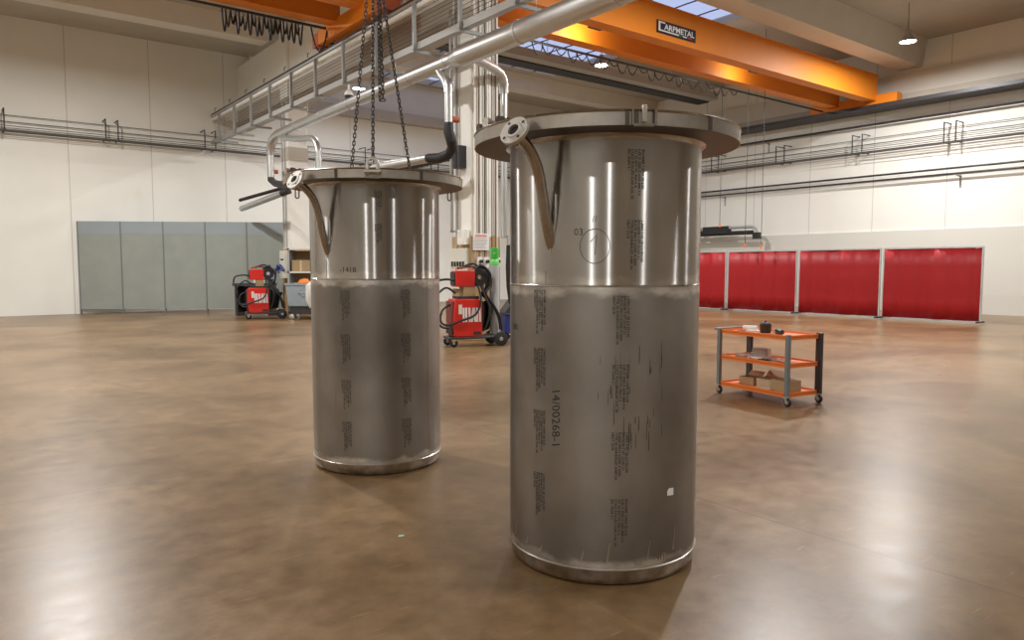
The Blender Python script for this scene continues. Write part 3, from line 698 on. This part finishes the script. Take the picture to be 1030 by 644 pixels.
# shackle on the front lug
c = fl-F2+Vector((0, -.012, .006))
MB().tube([c+Vector((-.030, 0, -.085)), c+Vector((-.036, 0, -.02))]+[c+Vector((-.036*math.cos(t*PI/6), 0, -.02+.036*math.sin(t*PI/6))) for t in range(1, 6)]+[c+Vector((.036, 0, -.02)), c+Vector((.030, 0, -.085))], .012, 10).tube([c+Vector((-.055, -.004, -.07)), c+Vector((.055, -.004, -.07))], .014, 10).build('shackle', M_lug, t2)
hk = empty('crane_hook', tuple(APEX), 0, 'crane hook and wire ropes holding the four chains, above the picture edge', 'hook')
MB().tube([(.05*math.cos(t*PI/8), 0, .0+.06*math.sin(t*PI/8)) for t in range(16)], .014, 10, closed=True).build('master_link', M_chain, hk)
MB().tube([(-.06, 0, .12), (-.05, 0, .07), (0, 0, .045), (.05, 0, .07), (.06, 0, .12), (.03, 0, .18), (0, 0, .22), (0, 0, .32)], [.008, .018, .024, .026, .022, .02, .02, .02], 12).build('hook', M_dkst, hk)
MB().box(-.1, .1, -.07, .07, .3, .62).build('hook_block', M_carto, hk, bevel=.02)
MB().tube([(-.06, 0, .6), (-.06, 0, 5.03)], .007, 6).tube([(.06, 0, .6), (.06, 0, 5.03)], .007, 6).build('wire_rope', M_dark, hk)

# ================================================================== WELDING MACHINES
def wheel(mb, x, y, z, r, w):
    mb.lathe([(0, -w/2), (r*.82, -w/2), (r, -w/2+.008), (r, w/2-.008), (r*.82, w/2), (0, w/2)], 24, (x, y, z), rot=Matrix.Rotation(PI/2, 3, 'X'))
def torch_cable(pts, r=.02, n=8):
    # Catmull-Rom through points
    P = [Vector(p) for p in pts]; P = [P[0]]+P+[P[-1]]; out = []
    for i in range(1, len(P)-2):
        for k in range(6):
            t = k/6; a, b, c, d = P[i-1], P[i], P[i+1], P[i+2]
            out.append(.5*((2*b)+(c-a)*t+(2*a-5*b+4*c-d)*t*t+(3*b-3*c+d-a)*t*t*t))
    out.append(P[-2]); return MB().tube(out, r, n)
def welder(loc, rz, label):
    """front towards -x, camera side is -y"""
    e = empty('welding_machine', loc, rz, label, 'welder')
    MB().box(-.50, .52, -.24, .24, .15, .19).box(.1, .62, -.2, .2, .17, .2).build('trolley_base', M_dark, e, bevel=.01)
    MB().prism([(-.40, .19), (-.44, .38), (-.40, .90), (.14, .90), (.14, .19)], -.22, .22, Matrix(((1, 0, 0, 0), (0, 0, 1, 0), (0, 1, 0, 0), (0, 0, 0, 1)))).build('power_source', M_red, e, bevel=.02)
    MB().box(-.455, -.405, -.19, .19, .45, .86).build('control_panel', mat('panel_darkred', (.22, .05, .045), .5), e, bevel=.01)
    MB().box(-.455, -.42, -.19, .19, .24, .42).build('socket_panel', M_blackp, e, bevel=.01)
    MB().box(-.04, .11, -.226, -.222, .23, .29).build('vent_grille', M_blackp, e)
    MB().box(-.33, -.26, -.226, -.222, .62, .80).build('paper_tag', M_cream, e)
    # white painted emblem: slanted bars of an M beside an I
    lg = MB()
    def bar(x0, x1, s): 
        vs = [lg.bm.verts.new(q) for q in ((x0, -.2235, .47), (x1, -.2235, .47), (x1+s, -.2235, .74), (x0+s, -.2235, .74))]; lg.bm.faces.new(vs)
    for x0, s in ((-.25, .0), (-.20, .0), (-.13, -.01), (-.09, .03), (-.02, -.03), (.02, -.01), (.075, -.01)): bar(x0, x0+.038, s)
    lg.build('white_emblem', M_wlogo, e)
    MB().box(-.33, .1, -.16, .16, .90, .95).build('feeder_tray', M_blackp, e)
    MB().box(-.20, .02, -.14, .14, .95, 1.13).build('spool_support', M_card, e)
    fd = MB().box(-.36, .02, -.15, .15, 1.13, 1.43).build('wire_feeder', M_red, e, bevel=.015)
    MB().box(-.382, -.358, -.13, .13, 1.16, 1.40).build('feeder_panel', M_blackp, fd)
    MB().tube([(-.34, -.1, 1.43), (-.32, -.1, 1.49), (-.02, -.1, 1.49), (0, -.1, 1.43)], .012, 8).build('feeder_handle', M_copper, fd)
    MB().lathe([(.05, -.06), (.15, -.06), (.16, -.05), (.16, .05), (.15, .06), (.05, .06), (.05, -.06)], 28, (.15, -.02, 1.31), rot=Matrix.Rotation(PI/2, 3, 'X')).box(.02, .22, -.08, .06, 1.13, 1.17).build('wire_spool', M_blackp, e)
    cb = [[(-.38, -.1, 1.25), (-.55, -.15, 1.27), (-.75, -.1, 1.22), (-.80, 0, 1.05)], [(-.44, -.1, .8), (-.62, -.15, .7), (-.66, -.16, .5), (-.55, -.2, .42), (-.3, -.26, .5), (0, -.26, .62), (.10, -.25, .9), (.06, -.2, 1.15)],
          [(-.44, 0, .35), (-.6, .1, .4), (-.75, .1, .8), (-.5, .1, 1.1), (-.3, .05, 1.0)],
          [(-.3, -.05, 1.47), (-.1, -.1, 1.52), (.08, -.05, 1.49), (.2, 0, 1.54), (.27, .02, 1.35)], [(-.2, .05, 1.47), (.0, .02, 1.56), (.15, .08, 1.51), (.28, .05, 1.25)]]
    for k in range(11):
        x = .18+k*.025; yy = -.20+.035*k
        cb.append([(.12+.015*k, yy, 1.14), (x, yy-.02, .98-.03*k), (x+.10, yy-.03, .72), (x+.06, yy, .42+.03*k), (x-.03, yy+.03, .30), (x-.02, yy, .6), (x, yy+.04, .85)])
    for k in range(5):
        yy = -.2+.09*k
        cb.append([(.0+.03*k, yy, 1.44), (.12+.03*k, yy-.03, 1.53-.02*k), (.30+.02*k, yy, 1.38), (.32, yy+.02, 1.15-.04*k), (.22, yy, 1.0), (.36+.02*k, yy, .8), (.50, yy, .55), (.55, yy+.02, .30)])
    for c in cb: torch_cable(c, .021).build('cable', M_black, e)
    w = MB(); wheel(w, .50, -.26, .135, .135, .05); w.build('rear_wheel', M_black, e); w = MB(); wheel(w, .50, .26, .135, .135, .05); w.build('rear_wheel', M_black, e)
    hb = MB(); wheel(hb, .50, -.26, .135, .04, .06); hb.build('wheel_hub', M_lug, e)
    for yy in (-.2, .2):
        w = MB(); wheel(w, -.42, yy, .08, .08, .035); w.build('caster_wheel', M_black, e)
        MB().box(-.47, -.37, yy-.03, yy+.03, .12, .16).box(-.45, -.41, yy-.028, yy-.022, .06, .14).build('caster_fork', M_lug, e)
        h_ = MB(); wheel(h_, -.42, yy, .08, .028, .042); h_.build('caster_hub', M_lug, e)
    return e
wl = welder((-.77, 13.9, 0), math.radians(22), 'red welding machine on wheels with white emblem, between the two tanks')
w2 = welder((-7.22, 21.2, 0), math.radians(22), 'red welding machine at the far left beside the white column with tan foot')
# shelf unit objects left of column
def gas(loc, label):
    e = empty('gas_cylinder', loc, 0, label, 'gas cylinder')
    MB().lathe([(0, 0), (.085, 0), (.095, .012), (.095, 1.30), (.0948, 1.34), (0, 1.34)], 32).build('body', M_cylg, e)
    MB().lathe([(.0952, 1.33), (.094, 1.38), (.08, 1.43), (.055, 1.465), (.04, 1.48), (0, 1.48)], 32).build('shoulder', mat('cylinder_shoulder_green', (.16, .62, .14), .4), e)
    MB().lathe([(.075, 1.465), (.08, 1.47), (.08, 1.66), (.07, 1.67), (0, 1.67)], 20, a0=0, a1=2*PI).build('valve_guard', M_green, e)
    MB().tube([(0, -.07, 1.56), (0, -.10, 1.56)], .02, 10).build('valve_outlet', M_lug, e)
gas((-.335, 14.10, .20), 'grey gas bottle with green top standing on the back of the red welder trolley')
# items mounted at the piped column
e = empty('notice_sheet', H(8.75, 12.55, 1.84), TH, 'white notice sheet with red heading on the column beside the gas bottle', 'notice')
MB().box(-.34, .06, -.385, -.38, 0, .34).build('sheet', M_paper, e)
MB().box(-.28, .0, -.388, -.386, .27, .31).build('red_heading', M_pink, e)
lines = MB()
for k in range(8): lines.box(-.32, .02-random.random()*.08, -.3875, -.386, .235-k*.028, .243-k*.028)
lines.build('print_lines', M_gray, e)
e = empty('wall_socket', H(8.75, 12.55, 1.48), TH, 'pair of white sockets with black plugs, on the tan foot behind the gas bottle', 'socket')
for dx in (-.18, -.02, .26):
    MB().box(dx-.055, dx+.055, -.42, -.36, 0, .22).build('socket_box', M_paper, e, bevel=.01)
    MB().lathe([(0, 0), (.035, 0), (.035, .05), (0, .05)], 14, (dx, -.42, .13), rot=Matrix.Rotation(PI/2, 3, 'X')).build('plug', M_black, e)
e = empty('switch_cabinet', H(8.75-.36, 12.55, 1.05), TH, 'cream switch cabinet with a row of black switches on the piped column', 'cabinet')
MB().box(-.09, 0, -.30, .30, 0, .83).box(-.10, -.09, -.27, .27, .42, .60).build('body', M_cream, e, bevel=.01)
for k in range(5): MB().box(-.12, -.10, -.24+k*.10, -.19+k*.10, .46, .56).build('switch', M_black, e)
e = empty('junction_box', H(8.75-.36, 12.55, 1.95), TH, 'small white box on the piped column above the cream switch cabinet', 'box')
MB().box(-.12, 0, -.30, -.02, 0, .30).box(-.125, -.12, -.27, -.05, .03, .27).build('body', M_white, e, bevel=.01)
# dark exhaust hose & blue bin right of column
e = empty('hose_pipe', H(9.35, 12.1, 0), 0, 'thick black hose hanging beside the piped column, next to the near tank edge', 'hose')
MB().tube([(-.03, -.05, 1.95), (-.04, -.05, 1.5), (-.02, -.06, 1.1), (.05, -.06, .75)], [.085, .09, .095, .12], 16).build('hose', M_black, e)
torch_cable([(.18, .0, 1.95), (.1, -.08, 1.75), (.06, -.1, 1.4), (.2, -.1, 1.1), (.25, 0, .7)], .03).build('cable', M_blackp, e)
MB().tube([(-.03, -.05, 1.95), (-.03, -.05, 2.15)], .078, 16).build('sleeve', M_galv, e)
e = empty('storage_bin', (.02, 15.3, 0), .3, 'dark blue bin on the floor behind the gas bottle', 'bin')
MB().prism([(-.22, -.2), (.22, -.2), (.22, .2), (-.22, .2)], .12, .52).box(-.25, .25, -.23, .23, .5, .55).build('body', M_blue, e, bevel=.02)
MB().prism([(-.25, .55), (.25, .55), (.18, .85), (-.02, .85)], -.22, .22, Matrix(((1, 0, 0, 0), (0, 0, 1, 0), (0, 1, 0, 0), (0, 0, 0, 1)))).build('lid', M_dark, e)
w = MB()
for xx in (-.17, .17):
    for yy in (-.15, .15): wheel(w, xx, yy, .06, .06, .03)
w.build('castors', M_black, e)

# ================================================================== LEFT BACKGROUND
e = empty('partition_screen', (-8.6, 23.9, 0), math.radians(6), 'tall grey green partition panels behind the far welder', 'partition')
for k in range(5):
    x0 = -5.2+k*1.3
    MB().box(x0, x0+1.26, -.03, .03, .15, 2.55).build('panel', M_screen, e)
    MB().box(x0+1.26, x0+1.30, -.04, .04, 0, 2.95).build('post', M_cartg, e)
MB().box(-5.2, 1.3, -.035, .035, 2.55, 2.95).build('header_band', mat('bluegrey_band', (.30, .35, .37), .5), e)
MB().box(-5.24, -5.2, -.04, .04, 0, 2.95).build('post', M_cartg, e)
e = empty('column_switch_box', H(8.70, 22.3, 1.15), TH, 'cream electric box hung with blue clamp on the far column', 'electric box')
MB().box(-.50, -.34, -.30, .10, 0, .85).build('body', M_cream, e, bevel=.01)
MB().box(-.505, -.50, -.24, .02, .55, .60).build('label_strip', M_black, e)
MB().tube([(-.56, .16, .26), (-.58, .05, .38), (-.58, -.05, .32), (-.58, -.14, .40), (-.52, -.30, .24)], .045, 8).tube([(-.58, -.0, .32), (-.60, -.06, .16)], .03, 8).build('clamp', M_blue, e)
# shelving of brown panels behind the bin
e = empty('shelf_rack', (-6.09, 21.95, 0), 0, 'brown open shelf rack behind the blue grey bin', 'shelf')
for x in (-.55, .75): MB().box(x, x+.06, -.3, .3, 0, 2.05).build('upright', M_gray, e)
for z in (.12, 1.32, 2.0): MB().box(-.55, .8, -.3, .3, z, z+.05).build('shelf_board', M_conc_l, e)
MB().box(-.52, .78, .25, .28, .1, 1.98).build('back_panel', M_card, e)
for x0, z0, x1, z1, lb in ((-.45, 1.375, .1, 1.70, 'brown carton on the top shelf, the wider one'), (.15, 1.375, .62, 1.88, 'brown carton on the top shelf, the taller one'), (-.4, .17, .3, .7, 'brown carton low on the brown shelf rack')):
    c = empty('cardboard_carton', (-6.09+(x0+x1)/2, 21.95, z0), 0, lb, 'carton', 'cartons on the brown shelf rack')
    MB().box((x0-x1)/2, (x1-x0)/2, -.22, .22, 0, z1-z0).build('body', M_card, c, bevel=.005)
    MB().box(-.03, .03, -.221, -.219, 0, z1-z0).build('tape', M_cardl, c)
e = empty('waste_bin', (-5.88, 21.05, 0), math.radians(-5), 'blue grey wheeled bin beside the foot of the far column', 'bin')
MB().prism([(-.46, .38), (.46, .38), (.52, 1.02), (-.52, 1.02)], -.35, .35, Matrix(((1, 0, 0, 0), (0, 0, 1, 0), (0, 1, 0, 0), (0, 0, 0, 1)))).build('tub', M_binb, e, bevel=.02)
MB().box(-.54, .54, -.37, -.33, .98, 1.04).box(-.54, .54, .33, .37, .98, 1.04).build('rim', M_binb, e)
MB().tube([(-.12, -.37, .75), (-.12, -.42, .78), (.12, -.42, .78), (.12, -.37, .75)], .015, 6).build('handle', M_gray, e)
MB().box(-.42, .42, -.3, .3, .16, .38).build('undercarriage', M_dark, e)
for xx in (-.38, .38):
    for yy in (-.28, .28): w = MB(); wheel(w, xx, yy, .08, .08, .04); w.build('castor', M_lug, e)
# white sack draped over the bin side
e = empty('white_sack', (-5.60, 20.62, .88), 0, 'crumpled white sack hanging over the blue grey bin', 'sack')
mb = MB(); mb.lathe([(0, .22), (.12, .2), (.2, .1), (.24, -.05), (.22, -.3), (.14, -.52), (0, -.55)], 20)
for v in mb.bm.verts: v.co += Vector((.03*math.sin(v.co.z*17+v.co.x*20), .03*math.sin(v.co.x*25), .02*math.sin(v.co.y*30)))
mb.build('cloth', M_wht, e)
e = empty('orange_rag', (-5.95, 20.95, 1.04), 0, 'orange rag on top of the blue grey bin', 'rag')
mb = MB(); mb.lathe([(0, .13), (.09, .1), (.16, .02), (.17, -.03), (0, -.03)], 14)
for v in mb.bm.verts: v.co += Vector((.03*math.sin(v.co.y*30), .02*math.sin(v.co.x*35), .02*math.sin(v.co.x*40)))
mb.build('cloth', mat('orange_cloth', (.75, .2, .03), .8), e)
# paper pad and blue helmet behind the far welder
e = empty('workbench', (-7.45, 22.7, 0), 0, 'dark workbench between far welder and the column foot', 'workbench')
MB().box(-1.1, .05, -.35, .35, .92, 1.0).build('top', M_dark, e)
for x in (-1.05, -.05): MB().box(x, x+.08, -.3, .3, 0, .92).build('leg', M_dark, e)
MB().box(-1.0, 0, .2, .24, .1, .9).box(-1.0, 0, -.3, .3, .35, .38).build('back_board', M_blackp, e)
e = empty('paper_box', (-7.75, 22.6, 1.0), 0, 'white paper box on the dark workbench', 'box')
MB().box(-.2, .15, -.1, .12, 0, .22).build('body', M_paper, e, bevel=.01)
e = empty('desk_fan', (-7.53+.1, 22.6, 1.0), 0, 'small grey blue round fan on the dark workbench', 'fan')
MB().lathe([(0, -.05), (.1, -.05), (.16, 0), (.17, .04), (.1, .07), (0, .07)], 20, (0, 0, .22), rot=Matrix.Rotation(PI/2, 3, 'X')).build('cage', mat('fan_bluegrey', (.35, .38, .5), .5), e)
MB().tube([(0, 0, 0), (0, 0, .1)], .05, 12).build('base', M_paper, e)

# ================================================================== RIGHT BACKGROUND: curtains
M_curt = bpy.data.materials.new('red_pvc'); M_curt.use_nodes = True
_n = M_curt.node_tree; _p = _n.nodes['Principled BSDF']; _p.inputs['Base Color'].default_value = (.33, .007, .010, 1); _p.inputs['Roughness'].default_value = .5
_p.inputs['Specular IOR Level'].default_value = .4
def curtain(a0, a1, b, label):
    """hangs along the hall, folds in the sheet"""
    e = empty('welding_curtain', H(b, (a0+a1)/2), TH, label, 'curtain', 'red welding curtains along the side wall')
    L_ = (a1-a0)/2-.08; n = int(L_*2/.04); mb = MB(); rows = []
    for i in range(n+1):
        y = (-L_+2*L_*i/n)*(1+.03/L_); x = .028*math.sin(y*9.5)+.010*math.sin(y*23+1)+.03*math.sin(y*4)
        rows.append([mb.bm.verts.new((x*(.4+.6*(1-k/4)), y, .08+(2.0-.08)*k/4)) for k in range(5)]); 
    for i in range(n):
        for k in range(4): mb.bm.faces.new((rows[i][k], rows[i+1][k], rows[i+1][k+1], rows[i][k+1]))
    o = mb.build('sheet', M_curt, e, smooth=60)
    o.modifiers.new('s', 'SOLIDIFY').thickness = .004
    for z_ in (2.0, .04): MB().box(-.02, .02, -L_-.05, L_+.05, z_, z_+.04).build('frame_rail', M_galv, e)
    for s_ in (-1, 1):
        MB().box(-.022, .022, s_*(L_+.05)-.02, s_*(L_+.05)+.02, .06, 2.04).build('post', M_galv, e)
        MB().box(-.25, .25, s_*(L_+.05)-.02, s_*(L_+.05)+.02, .04, .08).build('foot', M_dark, e)
curtain(12.71, 15.29, 21.15, 'wide red welding curtain right of the white post, behind the cart')
curtain(15.31, 16.7, 21.1, 'narrow red welding curtain beside the near tank, left of the white post')
curtain(10.13, 12.69, 21.2, 'third red welding curtain from the near tank, along the side wall')
curtain(7.53, 10.11, 21.25, 'red welding curtain at the end of the row farthest from the near tank')

# ================================================================== CART
CA = math.radians(-28.9)   # long axis azimuth of the cart (from +Y)
cart = empty('tool_cart', (2.93, 8.33, 0), 0, 'three-shelf cart with orange shelves and grey uprights', 'cart')
lx = Vector((math.sin(-CA), -math.cos(CA), 0))  # towards viewer/right
cart.rotation_euler = (0, 0, math.atan2(lx.y, lx.x))
CL, CW = .50, .25
for z in (.115, .432, .735):
    MB().box(-CL, CL, -CW, CW, z, z+.012).box(-CL, CL, -CW, -CW+.012, z-.02, z+.03).box(-CL, CL, CW-.012, CW, z-.02, z+.03).box(-CL, -CL+.012, -CW, CW, z-.02, z+.03).box(CL-.012, CL, -CW, CW, z-.02, z+.03).build('shelf', M_carto, cart)
for sx_ in (-1, 1):
    for sy_ in (-1, 1):
        hw = .034 if sy_ > 0 else .022
        MB().box(sx_*CL-hw, sx_*CL+hw, sy_*CW-.022, sy_*CW+.022, .10, .775).build('upright', M_dark if sy_ > 0 else M_cartg, cart, bevel=.003)
        MB().box(sx_*CL-.03, sx_*CL+.03, sy_*CW-.03, sy_*CW+.03, .095, .11).box(sx_*CL-.01, sx_*CL+.015, sy_*CW-.024, sy_*CW-.018, .04, .10).box(sx_*CL-.01, sx_*CL+.015, sy_*CW+.018, sy_*CW+.024, .04, .10).build('caster_fork', M_lug, cart)
        w = MB(); wheel(w, sx_*CL+.01, sy_*CW, .046, .046, .03); w.build('caster_wheel', M_black, cart)
        h_ = MB(); wheel(h_, sx_*CL+.01, sy_*CW, .046, .024, .034); h_.build('caster_hub', M_lug, cart)
MB().box(-CL-.07, -CL, -CW-.02, -CW+.01, .75, .775).box(-CL-.07, -CL, CW-.01, CW+.02, .75, .775).tube([(-CL-.065, -CW, .765), (-CL-.065, CW, .765)], .012, 8).build('push_handle', M_cartg, cart)
def cart_item(name, x, y, z, rz, label, cat, group=None):
    p = cart.matrix_basis if 0 else None
    R_ = Matrix.Rotation(cart.rotation_euler.z, 3, 'Z'); P_ = Vector(cart.location)+R_ @ Vector((x, y, z))
    return empty(name, P_, cart.rotation_euler.z+rz, label, cat, group)
ZT, ZM, ZL = .748, .445, .128
e = cart_item('black_pot', -.02, -.02, ZT, 0, 'black round pot with lid on the cart top', 'pot')
MB().lathe([(0, 0), (.055, 0), (.062, .01), (.066, .09), (.07, .095), (.07, .1), (0, .1)], 28).build('body', M_blackp, e)
MB().lathe([(0, .1), (.06, .1), (.055, .115), (.012, .12), (.012, .135), (0, .135)], 24).build('lid', M_dark, e)
e = cart_item('paper_roll', -.32, .05, ZT, .4, 'crumpled white paper on the cart top', 'paper')
MB().tube([(-.08, 0, .03), (.08, .02, .03)], .03, 12).box(-.02, .14, -.08, .02, 0, .012).build('sheet', M_paper, e)
e = cart_item('hand_tool', -.2, -.12, ZT, .2, 'dark file lying on the cart top edge', 'tool')
MB().tube([(-.12, 0, .012), (-.02, 0, .012)], .012, 8).build('grip', M_copper, e); MB().box(-.02, .14, -.008, .008, .006, .014).build('blade', M_lug, e)
e = cart_item('angle_grinder', .2, -.05, ZT, 2.5, 'black angle grinder on the cart top beside the pot', 'grinder')
MB().tube([(-.14, 0, .035), (.06, 0, .035)], [.026, .034], 14).build('body', M_blackp, e)
MB().lathe([(0, 0), (.055, 0), (.055, .006), (.02, .03), (0, .03)], 24, (.1, 0, .01)).build('disc', M_lug, e)
e = cart_item('upright_rod', -.2, .18, ZT, 0, 'thin steel rod standing on the cart top', 'rod')
MB().tube([(0, 0, 0), (0, 0, .13)], .006, 8).lathe([(0, 0), (.02, 0), (.02, .01), (0, .01)], 14).build('rod', M_cartg, e)
# middle shelf metal parts
for k, (x, y, L_, w_, h_, rz, lb) in enumerate(((-.30, -.05, .20, .05, .04, .35, 'short steel angle on the middle shelf, closest to the grey upright'), (-.18, -.1, .24, .06, .03, -.5, 'steel angle lying crosswise on the middle shelf'), (-.02, .0, .26, .07, .035, .5, 'wide steel strip on the middle shelf below the pot'), (.2, -.06, .25, .06, .03, .1, 'dull steel strip on the middle shelf towards the near end'))):
    e = cart_item('steel_offcut', x, y, ZM, rz, lb, 'metal part', 'metal offcuts on the middle shelf')
    MB().box(-L_/2, L_/2, -w_/2, w_/2, 0, .006).box(-L_/2, L_/2, -w_/2, -w_/2+.006, 0, h_).build('bar', M_lug if k % 2 else M_conc, e)
for k, (x, y, L_, r_, rz, lb) in enumerate(((-.05, -.14, .18, .014, .15, 'short round bar at the front of the middle shelf under the pot'), (.30, -.1, .20, .02, -.3, 'fat round bar at the near end of the middle shelf'), (-.34, .1, .16, .018, .8, 'stubby round bar at the back corner of the middle shelf'))):
    e = cart_item('round_bar', x, y, ZM, rz, lb, 'metal part', 'metal offcuts on the middle shelf')
    MB().tube([(-L_/2, 0, r_), (L_/2, 0, r_)], r_, 12).build('bar', M_lug if k else M_conc_l, e)
e = cart_item('parts_tin', -.16, .08, ZM, .3, 'open light tin of parts at the back of the middle shelf', 'tin')
MB().box(-.09, .09, -.06, .06, 0, .004).box(-.09, .09, -.06, -.055, 0, .10).box(-.09, .09, .055, .06, 0, .10).box(-.09, -.085, -.06, .06, 0, .10).box(.085, .09, -.06, .06, 0, .10).build('body', M_conc, e)
MB().box(-.088, .088, -.03, .058, .09, .112).build('lid', M_paper, e)
e = cart_item('shackle', .07, -.14, ZM, 0, 'black shackle at the front of the middle shelf', 'shackle')
MB().tube([(.03*math.cos(t*PI/8), .03*math.sin(t*PI/8), .012) for t in range(-3, 12)], .011, 8).build('bow', M_black, e)
MB().tube([(-.05, -.03, .012), (.05, -.03, .012)], .009, 8).build('pin', M_black, e)
def carton(x, y, z, L_, W_, h_, rz, m, lb, open_=False):
    e = cart_item('cardboard_box', x, y, z, rz, lb, 'box', 'cardboard boxes on the bottom shelf')
    if open_:
        MB().box(-L_/2, L_/2, -W_/2, W_/2, 0, .004).box(-L_/2, L_/2, -W_/2, -W_/2+.004, 0, h_).box(-L_/2, L_/2, W_/2-.004, W_/2, 0, h_).box(-L_/2, -L_/2+.004, -W_/2, W_/2, 0, h_).box(L_/2-.004, L_/2, -W_/2, W_/2, 0, h_).build('body', m, e)
        MB().box(-L_/2, L_/2, -.004, 0, 0, W_*.5, rot=Matrix.Rotation(-.9, 3, 'X'), piv=(0, 0, 0)).build('flap', M_cardl, e, loc=(0, W_/2, h_))
    else:
        MB().box(-L_/2, L_/2, -W_/2, W_/2, 0, h_).build('body', m, e, bevel=.003)
        MB().box(-L_/2-.001, L_/2+.001, -.012, .012, h_-.001, h_+.001).build('tape', M_cardl, e)
carton(-.22, -.02, ZL, .20, .16, .09, .1, M_card, 'open brown box on the bottom shelf, near the grey upright', True)
carton(.03, .02, ZL, .22, .22, .10, .25, M_cardl, 'middle open pale box on the bottom shelf', True)
carton(.30, -.04, ZL, .22, .24, .12, -.1, M_card, 'closed brown box on the bottom shelf near end')
e = cart_item('flat_packet', .12, -.17, ZL, .15, 'flat pale packet leaning at the front of the bottom shelf', 'packet')
MB().box(-.1, .1, -.05, .05, 0, .02).build('body', M_cardl, e, bevel=.004)
# small green scrap on the floor between the tanks
e = empty('green_scrap', (-.62, 3.98, 0), .4, 'tiny pale green scrap lying on the floor between the tanks', 'scrap')
MB().prism([(-.018, -.008), (.012, -.012), (.02, .006), (-.008, .012)], 0, .004).build('flake', mat('pale_green', (.35, .6, .42), .6), e)
